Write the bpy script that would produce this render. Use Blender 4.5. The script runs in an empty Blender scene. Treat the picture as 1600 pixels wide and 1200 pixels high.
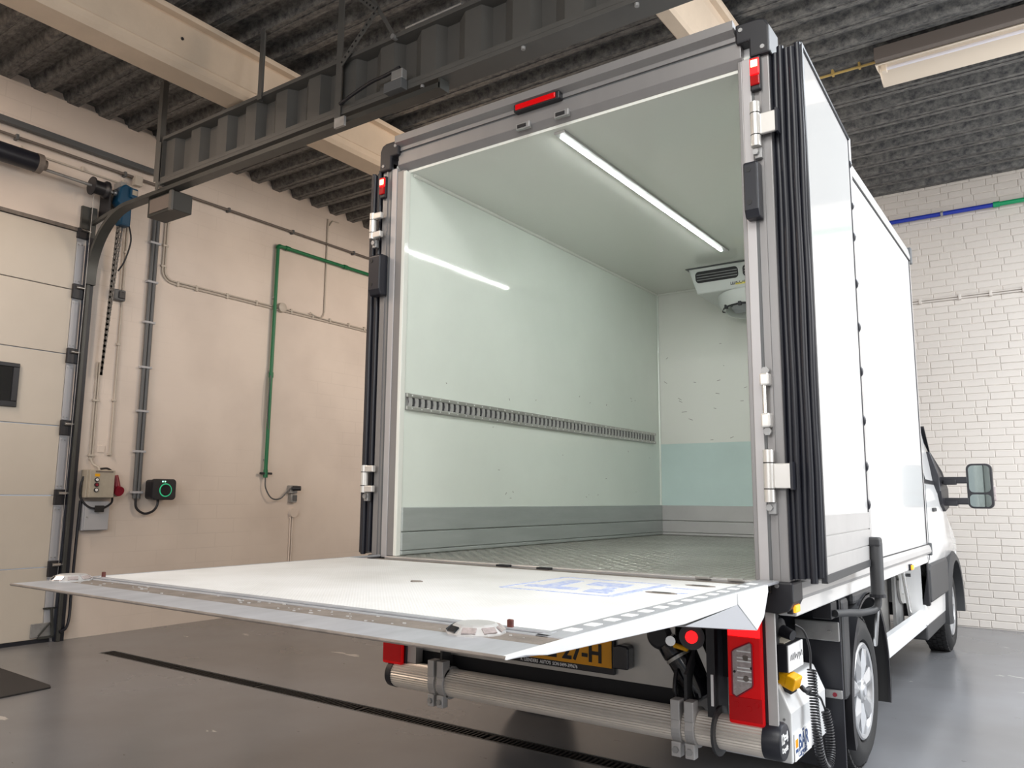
import bpy, bmesh, math, random
from mathutils import Vector, Matrix
random.seed(7)
PI = math.pi
S = bpy.context.scene
COL = S.collection

# ------------------------------------------------------------------ camera, world, light, exposure
RGT = (0.8181, 0.5750, 0.0079)
def make_camera():
    yaw, pit, rol, f = -0.612634767, 0.141824735, 0.0079222963, 1240.99921
    fwd = Vector((math.sin(yaw)*math.cos(pit), math.cos(yaw)*math.cos(pit), math.sin(pit)))
    r0 = Vector((math.cos(yaw), -math.sin(yaw), 0)); u0 = r0.cross(fwd)
    r = r0*math.cos(rol) + u0*math.sin(rol); u = -r0*math.sin(rol) + u0*math.cos(rol)
    cd = bpy.data.cameras.new('camera'); cd.sensor_width = 36.0; cd.sensor_fit = 'HORIZONTAL'
    cd.lens = f*36.0/1600.0; cd.clip_start = 0.05; cd.clip_end = 100
    co = bpy.data.objects.new('camera', cd); COL.objects.link(co)
    M = Matrix((( r.x, u.x, -fwd.x, 1.953), (r.y, u.y, -fwd.y, -3.05), (r.z, u.z, -fwd.z, 1.30), (0,0,0,1)))
    co.matrix_world = M
    S.camera = co
make_camera()

wd = bpy.data.worlds.new('World'); S.world = wd; wd.use_nodes = True
wd.node_tree.nodes['Background'].inputs[0].default_value = (0.80, 0.88, 1.0, 1)
wd.node_tree.nodes['Background'].inputs[1].default_value = 0.35

def area(name, loc, target, sx, sy, power, color):
    l = bpy.data.lights.new(name, 'AREA'); l.shape = 'RECTANGLE'; l.size = sx; l.size_y = sy
    l.energy = power; l.color = color
    o = bpy.data.objects.new(name, l); COL.objects.link(o); o.location = loc
    d = Vector(target) - Vector(loc)
    o.rotation_euler = d.to_track_quat('-Z', 'Y').to_euler()
    return o
# daylight through the windows of the right-hand wall, the wall behind the camera and the rooflight, with two added fills
area('daylight_right_window', (6.35, 1.9, 3.35), (-5.6, 2.2, 3.2), 8.0, 2.4, 220, (1.0, 0.97, 0.93))
area('right_low_fill', (6.35, 2.6, 1.2), (0, 2.6, 1.6), 6.0, 1.6, 70, (0.92, 0.96, 1.0))  # added low on the right to lift the ceiling there
area('daylight_rear_window', (1.2, -7.35, 3.5), (0.6, 0, 0.6), 6.0, 2.2, 190, (1.0, 0.97, 0.94))
area('daylight_rooflight', (2.0, -3.4, 4.80), (2.0, -3.39, 0), 2.6, 2.2, 175, (1.0, 1.0, 0.97))
area('right_bay_fill', (4.4, 2.6, 4.70), (4.2, 2.61, 0), 2.4, 4.0, 450, (0.90, 0.95, 1.0))  # unseen top light added to brighten the right floor and bricks
# warm fluorescent light in the left bay, shining down: one lamp behind the door end; beyond the truck box an unseen fill is added for the wall
area('warm_hall_light', (-4.0, -2.4, 4.70), (-4.6, -2.0, 0), 0.4, 3.0, 125, (1.0, 0.80, 0.64))
area('warm_wall_fill', (-1.2, 4.6, 4.45), (-5.6, 4.0, 3.8), 0.5, 2.6, 95, (1.0, 0.78, 0.58))

S.view_settings.view_transform = 'Standard'
S.view_settings.look = 'None'
S.view_settings.exposure = 0.22
S.view_settings.gamma = 1.0
S.view_settings.use_curve_mapping = False

# ------------------------------------------------------------------ materials
MATS = {}
def mat(name, col, rough=0.5, metal=0.0, var=0.0, vscale=3.0, bump=0.0, bscale=40.0, emit=None, estr=0.0,
        coat=0.0, spec=0.5, col2=None, stretch=None, trans=0.0):
    m = bpy.data.materials.new(name); m.use_nodes = True
    nt = m.node_tree; b = nt.nodes['Principled BSDF']
    b.inputs['Base Color'].default_value = (*col, 1); b.inputs['Roughness'].default_value = rough
    b.inputs['Metallic'].default_value = metal; b.inputs['Coat Weight'].default_value = coat
    b.inputs['Coat Roughness'].default_value = 0.05
    b.inputs['Specular IOR Level'].default_value = spec
    b.inputs['Transmission Weight'].default_value = trans
    if emit:
        b.inputs['Emission Color'].default_value = (*emit, 1); b.inputs['Emission Strength'].default_value = estr
    tc = nt.nodes.new('ShaderNodeTexCoord'); vec = tc.outputs['Object']
    if stretch:
        mp = nt.nodes.new('ShaderNodeMapping'); mp.inputs['Scale'].default_value = stretch
        nt.links.new(vec, mp.inputs['Vector']); vec = mp.outputs['Vector']
    if var > 0 or col2:
        n = nt.nodes.new('ShaderNodeTexNoise'); n.inputs['Scale'].default_value = vscale
        n.inputs['Detail'].default_value = 6; n.inputs['Roughness'].default_value = 0.6
        nt.links.new(vec, n.inputs['Vector'])
        r = nt.nodes.new('ShaderNodeValToRGB')
        r.color_ramp.elements[0].position = 0.32; r.color_ramp.elements[1].position = 0.68
        lo = col2 if col2 else tuple(c*(1-var) for c in col)
        r.color_ramp.elements[0].color = (*lo, 1); r.color_ramp.elements[1].color = (*col, 1)
        nt.links.new(n.outputs['Fac'], r.inputs['Fac'])
        nt.links.new(r.outputs['Color'], b.inputs['Base Color'])
    if bump > 0:
        n2 = nt.nodes.new('ShaderNodeTexNoise'); n2.inputs['Scale'].default_value = bscale
        n2.inputs['Detail'].default_value = 4
        nt.links.new(vec, n2.inputs['Vector'])
        bp = nt.nodes.new('ShaderNodeBump'); bp.inputs['Strength'].default_value = bump
        bp.inputs['Distance'].default_value = 0.01
        nt.links.new(n2.outputs['Fac'], bp.inputs['Height']); nt.links.new(bp.outputs['Normal'], b.inputs['Normal'])
    MATS[name] = m
    return m

M_white = mat('gloss_white_panel', (0.70, 0.70, 0.695), 0.10, coat=0.3)
M_cabw = mat('white_paint', (0.84, 0.84, 0.84), 0.18, coat=0.5)
M_cargo = mat('cargo_lining', (0.78, 0.83, 0.77), 0.07, var=0.06, vscale=1.6, bump=0.035, bscale=5)
M_cargo_blue = mat('cargo_blue_liner', (0.58, 0.72, 0.70), 0.3, var=0.06, vscale=3)
M_cargoc = mat('cargo_ceiling', (0.76, 0.77, 0.72), 0.10)
M_alu = mat('aluminium', (0.62, 0.61, 0.61), 0.36, 0.75, var=0.10, vscale=8, stretch=(1, 1, 0.3))
M_facealu = mat('post_aluminium', (0.47, 0.455, 0.46), 0.4, 0.3, var=0.08, vscale=5, stretch=(1, 1, 0.2))
M_post = mat('frame_aluminium', (0.27, 0.262, 0.262), 0.36, 0.35, var=0.10, vscale=6, stretch=(1, 1, 0.2))
M_alukick = mat('kick_aluminium', (0.46, 0.49, 0.48), 0.42, 0.35, var=0.14, vscale=6, stretch=(0.4, 0.4, 3), bump=0.05)
M_alulight = mat('light_aluminium', (0.50, 0.49, 0.485), 0.40, 0.35, var=0.08, vscale=5)
M_tread = mat('tread_aluminium', (0.42, 0.41, 0.38), 0.30, 0.6, var=0.30, vscale=2.5)
M_steel = mat('galvanised_steel', (0.42, 0.42, 0.42), 0.45, 0.6, var=0.25, vscale=12)
M_stain = mat('stainless_plate', (0.50, 0.49, 0.47), 0.33, 0.7, var=0.12, vscale=5)
M_chrome = mat('polished_steel', (0.78, 0.77, 0.75), 0.18, 1.0)
M_hinge = mat('hinge_metal', (0.74, 0.72, 0.69), 0.32, 0.6)
M_rubber = mat('black_rubber', (0.012, 0.013, 0.020), 0.38)
M_black = mat('black_plastic', (0.014, 0.014, 0.018), 0.42)
M_gblack = mat('gloss_black', (0.008, 0.008, 0.012), 0.15, coat=0.4)
M_dark = mat('dark_chassis', (0.010, 0.010, 0.013), 0.7)
M_dgrey = mat('dark_grey_plastic', (0.040, 0.041, 0.044), 0.5, bump=0.08, bscale=300)
M_tyre = mat('tyre_rubber', (0.016, 0.016, 0.017), 0.65)
M_rim = mat('silver_rim', (0.50, 0.51, 0.53), 0.3, 0.6)
M_red = mat('red_lens', (0.46, 0.002, 0.004), 0.25, coat=0.15, spec=0.2, emit=(1, 0.003, 0.005), estr=0.16)
M_reddark = mat('dark_red_lens', (0.30, 0.002, 0.004), 0.2, coat=0.2, spec=0.2, emit=(1, 0.003, 0.005), estr=0.08)
M_redlit = mat('lit_red_lamp', (0.5, 0.004, 0.006), 0.3, emit=(1.0, 0.004, 0.006), estr=2.2)
M_redhot = mat('lit_red_core', (1, 0.3, 0.2), 0.3, emit=(1.0, 0.22, 0.10), estr=14.0)
M_clear = mat('clear_lens', (0.52, 0.45, 0.44), 0.12, 0.2, coat=0.6, var=0.4, vscale=60)
M_orange = mat('amber_lamp', (0.9, 0.30, 0.01), 0.2, emit=(1.0, 0.35, 0.02), estr=1.2)
M_yellow = mat('yellow_plastic', (0.85, 0.42, 0.005), 0.35)
M_plate = mat('plate_yellow', (0.80, 0.34, 0.004), 0.4)
M_labely = mat('label_yellow', (0.80, 0.68, 0.10), 0.4)
M_tubealu = mat('fluted_aluminium', (0.74, 0.69, 0.63), 0.4, 0.4, var=0.1, vscale=8)
M_ink = mat('black_ink', (0.01, 0.01, 0.012), 0.5)
M_wink = mat('white_ink', (0.8, 0.8, 0.8), 0.5)
M_chain = mat('chain_steel', (0.16, 0.15, 0.14), 0.5, 0.5)
M_blue = mat('blue_motor', (0.004, 0.055, 0.12), 0.4)
M_bluetxt = mat('blue_ink', (0.03, 0.07, 0.20), 0.5)
M_bluepipe = mat('blue_pipe', (0.012, 0.035, 0.36), 0.4)
M_greenpipe = mat('green_pipe', (0.004, 0.15, 0.055), 0.4)
M_greenpipe2 = mat('bright_green_pipe', (0.006, 0.30, 0.12), 0.4)
M_gpipe = mat('grey_conduit', (0.10, 0.105, 0.11), 0.45)
M_gpipe2 = mat('dark_steel_box', (0.028, 0.029, 0.027), 0.5)
M_wpipe = mat('cream_conduit', (0.50, 0.45, 0.39), 0.5)
M_girder = mat('girder_paint', (0.10, 0.098, 0.092), 0.5, var=0.15, vscale=3)
M_track = mat('door_track_steel', (0.075, 0.077, 0.073), 0.4, 0.4, var=0.2, vscale=6)
M_concrete = mat('concrete', (0.70, 0.57, 0.44), 0.85, var=0.13, vscale=2.2, bump=0.15, bscale=30)
M_doorp = mat('door_panel_paint', (0.60, 0.55, 0.48), 0.5, var=0.08, vscale=1.2)
M_boxbeige = mat('beige_box', (0.42, 0.38, 0.31), 0.5, var=0.1, vscale=20)
M_boxgrey = mat('grey_box', (0.42, 0.43, 0.46), 0.45)
M_lampbody = mat('lamp_enamel', (0.78, 0.68, 0.56), 0.45)
M_lampdark = mat('lamp_channel', (0.15, 0.125, 0.11), 0.6)
M_tube = mat('fluorescent_tube', (0.80, 0.78, 0.84), 0.25)
M_wirey = mat('yellow_conduit', (0.55, 0.38, 0.12), 0.5)
M_led = mat('led_strip', (1, 1, 1), 0.3, emit=(0.94, 1.0, 0.97), estr=72.0)
M_gled = mat('green_led', (0.02, 0.3, 0.14), 0.3, emit=(0.05, 0.8, 0.35), estr=0.35)
M_gled2 = mat('green_led_bright', (0.3, 1, 0.6), 0.3, emit=(0.25, 1.0, 0.55), estr=3.0)
M_redp = mat('red_plug', (0.24, 0.004, 0.02), 0.4)
M_mat = mat('floor_mat', (0.030, 0.028, 0.028), 0.9, bump=0.4, bscale=160)
M_grate = mat('drain_iron', (0.012, 0.011, 0.011), 0.6, 0.3)
M_pit = mat('drain_pit', (0.004, 0.004, 0.004), 0.9)
M_glass = mat('dark_glass', (0.012, 0.015, 0.018), 0.04, coat=0.3)
M_mirror = mat('mirror_glass', (0.40, 0.46, 0.44), 0.02, 1.0)
M_coolwhite = mat('cooler_white', (0.62, 0.64, 0.62), 0.3)
M_boxwhite = mat('powder_white', (0.70, 0.71, 0.72), 0.3, coat=0.2)
M_sticker = mat('white_sticker', (0.82, 0.82, 0.82), 0.4)
M_rust = mat('rusty_red', (0.13, 0.03, 0.022), 0.7, var=0.4, vscale=60)
M_scuff = mat('brown_strip', (0.24, 0.205, 0.18), 0.6, 0.2, var=0.35, vscale=14, bump=0.2, bscale=80)
M_ramp = mat('ramp_aluminium', (0.43, 0.44, 0.47), 0.45, 0.35, var=0.22, vscale=7, stretch=(2, 0.5, 1))

def nodes_of(m):
    nt = m.node_tree
    return nt, nt.nodes, nt.links, nt.nodes['Principled BSDF']

def paint_wall(name, base, dark, bw, bh, strength, axes, mort_f):
    """painted masonry: brick relief as bump, broad stains as colour"""
    m = bpy.data.materials.new(name); m.use_nodes = True
    nt, N, L, b = nodes_of(m)
    b.inputs['Roughness'].default_value = 0.62
    tc = N.new('ShaderNodeTexCoord'); sep = N.new('ShaderNodeSeparateXYZ'); L.new(tc.outputs['Object'], sep.inputs[0])
    cmb = N.new('ShaderNodeCombineXYZ')
    L.new(sep.outputs[axes[0]], cmb.inputs[0]); L.new(sep.outputs[axes[1]], cmb.inputs[1])
    br = N.new('ShaderNodeTexBrick'); br.inputs['Scale'].default_value = 1.0
    br.inputs['Brick Width'].default_value = bw; br.inputs['Row Height'].default_value = bh
    br.inputs['Mortar Size'].default_value = 0.006; br.inputs['Mortar Smooth'].default_value = 0.5
    br.inputs['Color1'].default_value = (1, 1, 1, 1); br.inputs['Color2'].default_value = (0.92, 0.92, 0.92, 1)
    br.inputs['Mortar'].default_value = (0, 0, 0, 1)
    L.new(cmb.outputs[0], br.inputs['Vector'])
    nz = N.new('ShaderNodeTexNoise'); nz.inputs['Scale'].default_value = 1.1; nz.inputs['Detail'].default_value = 7
    L.new(tc.outputs['Object'], nz.inputs['Vector'])
    rp = N.new('ShaderNodeValToRGB'); rp.color_ramp.elements[0].position = 0.30; rp.color_ramp.elements[1].position = 0.6
    rp.color_ramp.elements[0].color = (*dark, 1); rp.color_ramp.elements[1].color = (*base, 1)
    L.new(nz.outputs['Fac'], rp.inputs['Fac'])
    # joints only show here and there under the paint
    n3 = N.new('ShaderNodeTexNoise'); n3.inputs['Scale'].default_value = 0.8; L.new(tc.outputs['Object'], n3.inputs['Vector'])
    r3 = N.new('ShaderNodeValToRGB'); r3.color_ramp.elements[0].position = 0.45; r3.color_ramp.elements[1].position = 0.62
    L.new(n3.outputs['Fac'], r3.inputs['Fac'])
    inv = N.new('ShaderNodeMath'); inv.operation = 'SUBTRACT'; inv.inputs[0].default_value = 1.0
    L.new(br.outputs['Color'], inv.inputs[1])
    mul = N.new('ShaderNodeMath'); mul.operation = 'MULTIPLY'; L.new(inv.outputs[0], mul.inputs[0]); L.new(r3.outputs['Color'], mul.inputs[1])
    mul2 = N.new('ShaderNodeMath'); mul2.operation = 'MULTIPLY'; mul2.inputs[1].default_value = mort_f; L.new(mul.outputs[0], mul2.inputs[0])
    mx = N.new('ShaderNodeMixRGB'); L.new(mul2.outputs[0], mx.inputs['Fac']); L.new(rp.outputs['Color'], mx.inputs['Color1'])
    mx.inputs['Color2'].default_value = (dark[0]*0.55, dark[1]*0.52, dark[2]*0.5, 1)
    L.new(mx.outputs[0], b.inputs['Base Color'])
    bp = N.new('ShaderNodeBump'); bp.inputs['Strength'].default_value = strength; bp.inputs['Distance'].default_value = 0.008
    L.new(br.outputs['Color'], bp.inputs['Height']); L.new(bp.outputs['Normal'], b.inputs['Normal'])
    return m
M_wall = paint_wall('painted_wall', (0.74, 0.655, 0.585), (0.64, 0.56, 0.50), 0.44, 0.15, 0.05, (1, 2), 0.13)
M_brick = mat('painted_brick', (0.665, 0.62, 0.575), 0.6, var=0.05, vscale=2.0, bump=0.10, bscale=45)
M_wallr = mat('plain_plaster', (0.70, 0.67, 0.63), 0.8, var=0.05)

def floor_material():
    m = bpy.data.materials.new('epoxy_floor'); m.use_nodes = True
    nt, N, L, b = nodes_of(m)
    tc = N.new('ShaderNodeTexCoord')
    n = N.new('ShaderNodeTexNoise'); n.inputs['Scale'].default_value = 0.7; n.inputs['Detail'].default_value = 8
    L.new(tc.outputs['Object'], n.inputs['Vector'])
    r = N.new('ShaderNodeValToRGB'); r.color_ramp.elements[0].position = 0.3; r.color_ramp.elements[1].position = 0.65
    r.color_ramp.elements[0].color = (0.15, 0.15, 0.155, 1); r.color_ramp.elements[1].color = (0.205, 0.21, 0.226, 1)
    L.new(n.outputs['Fac'], r.inputs['Fac'])
    # small dark chips and scuffs in the paint
    n2 = N.new('ShaderNodeTexNoise'); n2.inputs['Scale'].default_value = 9; n2.inputs['Detail'].default_value = 3
    mp = N.new('ShaderNodeMapping'); mp.inputs['Scale'].default_value = (1, 2.6, 1); mp.inputs['Rotation'].default_value = (0, 0, 0.5)
    L.new(tc.outputs['Object'], mp.inputs['Vector']); L.new(mp.outputs[0], n2.inputs['Vector'])
    r2 = N.new('ShaderNodeValToRGB'); r2.color_ramp.elements[0].position = 0.735; r2.color_ramp.elements[1].position = 0.75
    L.new(n2.outputs['Fac'], r2.inputs['Fac'])
    # pale worn patches
    n4 = N.new('ShaderNodeTexNoise'); n4.inputs['Scale'].default_value = 1.7; n4.inputs['Detail'].default_value = 5
    L.new(mp.outputs[0], n4.inputs['Vector'])
    r4 = N.new('ShaderNodeValToRGB'); r4.color_ramp.elements[0].position = 0.70; r4.color_ramp.elements[1].position = 0.715
    L.new(n4.outputs['Fac'], r4.inputs['Fac'])
    mx0 = N.new('ShaderNodeMixRGB'); L.new(r4.outputs['Color'], mx0.inputs['Fac']); L.new(r.outputs['Color'], mx0.inputs['Color1'])
    mx0.inputs['Color2'].default_value = (0.44, 0.425, 0.41, 1)
    mx = N.new('ShaderNodeMixRGB'); L.new(r2.outputs['Color'], mx.inputs['Fac']); L.new(mx0.outputs[0], mx.inputs['Color1'])
    mx.inputs['Color2'].default_value = (0.10, 0.095, 0.09, 1)
    L.new(mx.outputs[0], b.inputs['Base Color'])
    rr = N.new('ShaderNodeMapRange'); rr.inputs['To Min'].default_value = 0.16; rr.inputs['To Max'].default_value = 0.34
    L.new(n.outputs['Fac'], rr.inputs['Value']); L.new(rr.outputs[0], b.inputs['Roughness'])
    return m
M_floor = floor_material()

def deck_material():
    m = bpy.data.materials.new('galvanised_deck'); m.use_nodes = True
    nt, N, L, b = nodes_of(m)
    tc = N.new('ShaderNodeTexCoord')
    mp = N.new('ShaderNodeMapping'); mp.inputs['Scale'].default_value = (1, 2, 1); L.new(tc.outputs['Object'], mp.inputs['Vector'])
    n = N.new('ShaderNodeTexNoise'); n.inputs['Scale'].default_value = 16; n.inputs['Detail'].default_value = 9; n.inputs['Roughness'].default_value = 0.72
    L.new(mp.outputs[0], n.inputs['Vector'])
    r = N.new('ShaderNodeValToRGB'); r.color_ramp.elements[0].position = 0.36; r.color_ramp.elements[1].position = 0.66
    r.color_ramp.elements[0].color = (0.055, 0.057, 0.062, 1); r.color_ramp.elements[1].color = (0.24, 0.235, 0.222, 1)
    L.new(n.outputs['Fac'], r.inputs['Fac']); L.new(r.outputs['Color'], b.inputs['Base Color'])
    b.inputs['Metallic'].default_value = 0.35; b.inputs['Roughness'].default_value = 0.5
    return m
M_deck = deck_material()

def platform_material():
    """knurled anti-slip coating: fine overlapping arcs as relief, worn grey in places"""
    m = bpy.data.materials.new('antislip_white'); m.use_nodes = True
    nt, N, L, b = nodes_of(m)
    tc = N.new('ShaderNodeTexCoord')
    w = N.new('ShaderNodeTexWave'); w.wave_type = 'BANDS'; w.bands_direction = 'X'; w.inputs['Scale'].default_value = 26
    w.inputs['Distortion'].default_value = 0.0; L.new(tc.outputs['Object'], w.inputs['Vector'])
    w2 = N.new('ShaderNodeTexWave'); w2.bands_direction = 'Y'; w2.inputs['Scale'].default_value = 26
    L.new(tc.outputs['Object'], w2.inputs['Vector'])
    mu = N.new('ShaderNodeMath'); mu.operation = 'MULTIPLY'; L.new(w.outputs['Fac'], mu.inputs[0]); L.new(w2.outputs['Fac'], mu.inputs[1])
    n = N.new('ShaderNodeTexNoise'); n.inputs['Scale'].default_value = 3; n.inputs['Detail'].default_value = 8
    L.new(tc.outputs['Object'], n.inputs['Vector'])
    r = N.new('ShaderNodeValToRGB'); r.color_ramp.elements[0].position = 0.28; r.color_ramp.elements[1].position = 0.6
    r.color_ramp.elements[0].color = (0.72, 0.715, 0.70, 1); r.color_ramp.elements[1].color = (0.85, 0.85, 0.85, 1)
    L.new(n.outputs['Fac'], r.inputs['Fac'])
    mx = N.new('ShaderNodeMixRGB'); mx.blend_type = 'MULTIPLY'; mx.inputs['Fac'].default_value = 0.40
    r5 = N.new('ShaderNodeValToRGB'); r5.color_ramp.elements[0].color = (0.55, 0.55, 0.55, 1)
    L.new(mu.outputs[0], r5.inputs['Fac'])
    L.new(r.outputs['Color'], mx.inputs['Color1']); L.new(r5.outputs['Color'], mx.inputs['Color2'])
    L.new(mx.outputs[0], b.inputs['Base Color'])
    bp = N.new('ShaderNodeBump'); bp.inputs['Strength'].default_value = 0.5; bp.inputs['Distance'].default_value = 0.004
    L.new(mu.outputs[0], bp.inputs['Height']); L.new(bp.outputs['Normal'], b.inputs['Normal'])
    b.inputs['Roughness'].default_value = 0.5
    return m
M_anti = platform_material()

# ------------------------------------------------------------------ mesh helpers
class MB:
    def __init__(s): s.v = []; s.f = []
    def add(s, vs, fs):
        n = len(s.v); s.v += [tuple(v) for v in vs]; s.f += [tuple(i+n for i in f) for f in fs]; return s
    def box(s, x0, x1, y0, y1, z0, z1):
        x0, x1 = sorted((x0, x1)); y0, y1 = sorted((y0, y1)); z0, z1 = sorted((z0, z1))
        return s.add([(x0,y0,z0),(x1,y0,z0),(x1,y1,z0),(x0,y1,z0),(x0,y0,z1),(x1,y0,z1),(x1,y1,z1),(x0,y1,z1)],
                     [(0,3,2,1),(4,5,6,7),(0,1,5,4),(1,2,6,5),(2,3,7,6),(3,0,4,7)])
    def obox(s, c, ax, ay, az, hx, hy, hz):
        c = Vector(c); ax = Vector(ax).normalized(); ay = Vector(ay).normalized(); az = Vector(az).normalized()
        vs = [c + ax*sx*hx + ay*sy*hy + az*sz*hz for sz in (-1,1) for sx, sy in ((-1,-1),(1,-1),(1,1),(-1,1))]
        return s.add(vs, [(0,3,2,1),(4,5,6,7),(0,1,5,4),(1,2,6,5),(2,3,7,6),(3,0,4,7)])
    def bar(s, p, q, w, h, up=(0,0,1)):
        p = Vector(p); q = Vector(q); d = (q-p).normalized(); u = Vector(up)
        if abs(d.dot(u)) > 0.98: u = Vector((1,0,0))
        r = d.cross(u).normalized(); u = r.cross(d)
        return s.obox((p+q)/2, d, r, u, (q-p).length/2, w/2, h/2)
    def prism(s, pts, axis, a, b):
        """pts: 2D outline in the two other axes (x:(y,z) y:(x,z) z:(x,y)), counter-clockwise or not"""
        def mk(p, t):
            return (t, p[0], p[1]) if axis == 'x' else ((p[0], t, p[1]) if axis == 'y' else (p[0], p[1], t))
        n = len(pts)
        vs = [mk(p, a) for p in pts] + [mk(p, b) for p in pts]
        fs = [tuple(range(n))[::-1], tuple(range(n, 2*n))] + [(i, (i+1) % n, (i+1) % n + n, i+n) for i in range(n)]
        return s.add(vs, fs)
    def cyl(s, p, q, r, n=16, r2=None, cap=True):
        p = Vector(p); q = Vector(q); r2 = r if r2 is None else r2
        d = (q-p).normalized(); u = Vector((0,0,1)) if abs(d.z) < 0.9 else Vector((1,0,0))
        a = d.cross(u).normalized(); b = d.cross(a)
        vs = []
        for c, rr in ((p, r), (q, r2)):
            vs += [c + a*math.cos(2*PI*i/n)*rr + b*math.sin(2*PI*i/n)*rr for i in range(n)]
        fs = [(i, (i+1) % n, (i+1) % n + n, i+n) for i in range(n)]
        if cap: fs += [tuple(range(n))[::-1], tuple(range(n, 2*n))]
        return s.add(vs, fs)
    def lathe(s, c, axis, prof, n=32, cap=True):
        """prof: (distance along axis, radius)"""
        c = Vector(c); d = Vector(axis).normalized(); u = Vector((0,0,1)) if abs(d.z) < 0.9 else Vector((1,0,0))
        a = d.cross(u).normalized(); b = d.cross(a); vs = []; fs = []
        for t, r in prof:
            vs += [c + d*t + (a*math.cos(2*PI*i/n) + b*math.sin(2*PI*i/n))*max(r, 1e-4) for i in range(n)]
        for k in range(len(prof)-1):
            fs += [(k*n+i, k*n+(i+1) % n, (k+1)*n+(i+1) % n, (k+1)*n+i) for i in range(n)]
        if cap: fs += [tuple(range(n))[::-1], tuple(range((len(prof)-1)*n, len(prof)*n))]
        return s.add(vs, fs)
    def tube(s, pts, r, n=8):
        pts = [Vector(p) for p in pts]; vs = []; fs = []
        d0 = (pts[1]-pts[0]).normalized(); u = Vector((0,0,1)) if abs(d0.z) < 0.9 else Vector((1,0,0))
        a = d0.cross(u).normalized()
        for i, p in enumerate(pts):
            d = (pts[min(i+1, len(pts)-1)] - pts[max(i-1, 0)]).normalized()
            a = (a - d*a.dot(d)).normalized(); b = d.cross(a)
            vs += [p + (a*math.cos(2*PI*k/n) + b*math.sin(2*PI*k/n))*r for k in range(n)]
        for i in range(len(pts)-1):
            fs += [(i*n+k, i*n+(k+1) % n, (i+1)*n+(k+1) % n, (i+1)*n+k) for k in range(n)]
        fs += [tuple(range(n))[::-1], tuple(range((len(pts)-1)*n, len(pts)*n))]
        return s.add(vs, fs)
    def sweep(s, pts, sec, up):
        """sweep a closed 2D section (side, up) along pts; 'side' = dir x up"""
        pts = [Vector(p) for p in pts]; up = Vector(up); vs = []; fs = []; n = len(sec)
        for i, p in enumerate(pts):
            d = (pts[min(i+1, len(pts)-1)] - pts[max(i-1, 0)]).normalized()
            sd = up.normalized(); nn = d.cross(sd).normalized()
            vs += [p + sd*a + nn*b for a, b in sec]
        for i in range(len(pts)-1):
            fs += [(i*n+k, i*n+(k+1) % n, (i+1)*n+(k+1) % n, (i+1)*n+k) for k in range(n)]
        fs += [tuple(range(n))[::-1], tuple(range((len(pts)-1)*n, len(pts)*n))]
        return s.add(vs, fs)
    def build(s, name, m, parent=None, bevel=0.0, smooth=False, seg=2):
        me = bpy.data.meshes.new(name); me.from_pydata(s.v, [], s.f)
        bm = bmesh.new(); bm.from_mesh(me); bmesh.ops.recalc_face_normals(bm, faces=bm.faces); bm.to_mesh(me); bm.free()
        me.materials.append(m)
        o = bpy.data.objects.new(name, me); COL.objects.link(o)
        if smooth:
            for p in me.polygons: p.use_smooth = True
            e = o.modifiers.new('edges', 'EDGE_SPLIT'); e.split_angle = math.radians(38)
        if bevel > 0:
            bv = o.modifiers.new('bevel', 'BEVEL'); bv.width = bevel; bv.segments = seg; bv.limit_method = 'ANGLE'; bv.angle_limit = math.radians(40)
        if parent is not None:
            o.parent = parent
            if parent.type == 'EMPTY': o.location = -parent.location
        return o
def tag(o, label, cat, group=None, kind=None):
    if label: o['label'] = label
    if cat: o['category'] = cat
    if group: o['group'] = group
    if kind: o['kind'] = kind
    return o
def thing(name, loc, label, cat, group=None):
    o = bpy.data.objects.new(name, None); o.empty_display_size = 0.1; o.location = loc; COL.objects.link(o)
    return tag(o, label, cat, group)
def struct(o): o['kind'] = 'structure'; return o
def arc(c, r, a0, a1, u, v, n=10):
    c = Vector(c); u = Vector(u); v = Vector(v)
    return [c + u*math.cos(a0+(a1-a0)*i/n)*r + v*math.sin(a0+(a1-a0)*i/n)*r for i in range(n+1)]
def catenary(p, q, sag, n=14, out=(0,0,0)):
    p = Vector(p); q = Vector(q); o = Vector(out)
    return [p.lerp(q, i/n) + Vector((0,0,-sag*4*(i/n)*(1-i/n))) + o*(4*(i/n)*(1-i/n)) for i in range(n+1)]
def smooth_path(pts, n=6):
    """Catmull-Rom through pts"""
    P = [Vector(p) for p in pts]; P = [P[0]*2-P[1]] + P + [P[-1]*2-P[-2]]; out = []
    for i in range(1, len(P)-2):
        for k in range(n):
            t = k/n; a, b, c, d = P[i-1], P[i], P[i+1], P[i+2]
            out.append(0.5*((2*b) + (c-a)*t + (2*a-5*b+4*c-d)*t*t + (3*b-a-3*c+d)*t**3))
    out.append(P[-2]); return out
DG = None
def text(s, size, org, right, up, m, parent, name='lettering', ext=0.0006, sx=1.0, bold=0.0, align='LEFT'):
    cu = bpy.data.curves.new(name, 'FONT'); cu.body = s; cu.size = size; cu.extrude = ext; cu.offset = bold; cu.align_x = align
    t = bpy.data.objects.new(name, cu); COL.objects.link(t)
    bpy.context.view_layer.update()
    me = bpy.data.meshes.new_from_object(t.evaluated_get(bpy.context.evaluated_depsgraph_get()))
    bpy.data.objects.remove(t); bpy.data.curves.remove(cu)
    r = Vector(right).normalized(); u = Vector(up).normalized(); nrm = r.cross(u); o3 = Vector(org)
    for v in me.vertices:
        c = v.co.copy(); v.co = o3 + r*c.x*sx + u*c.y + nrm*c.z
    me.materials.clear(); me.materials.append(m)
    o = bpy.data.objects.new(name, me); COL.objects.link(o)
    if parent is not None:
        o.parent = parent
        if parent.type == 'EMPTY': o.location = -parent.location
    return o

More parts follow.
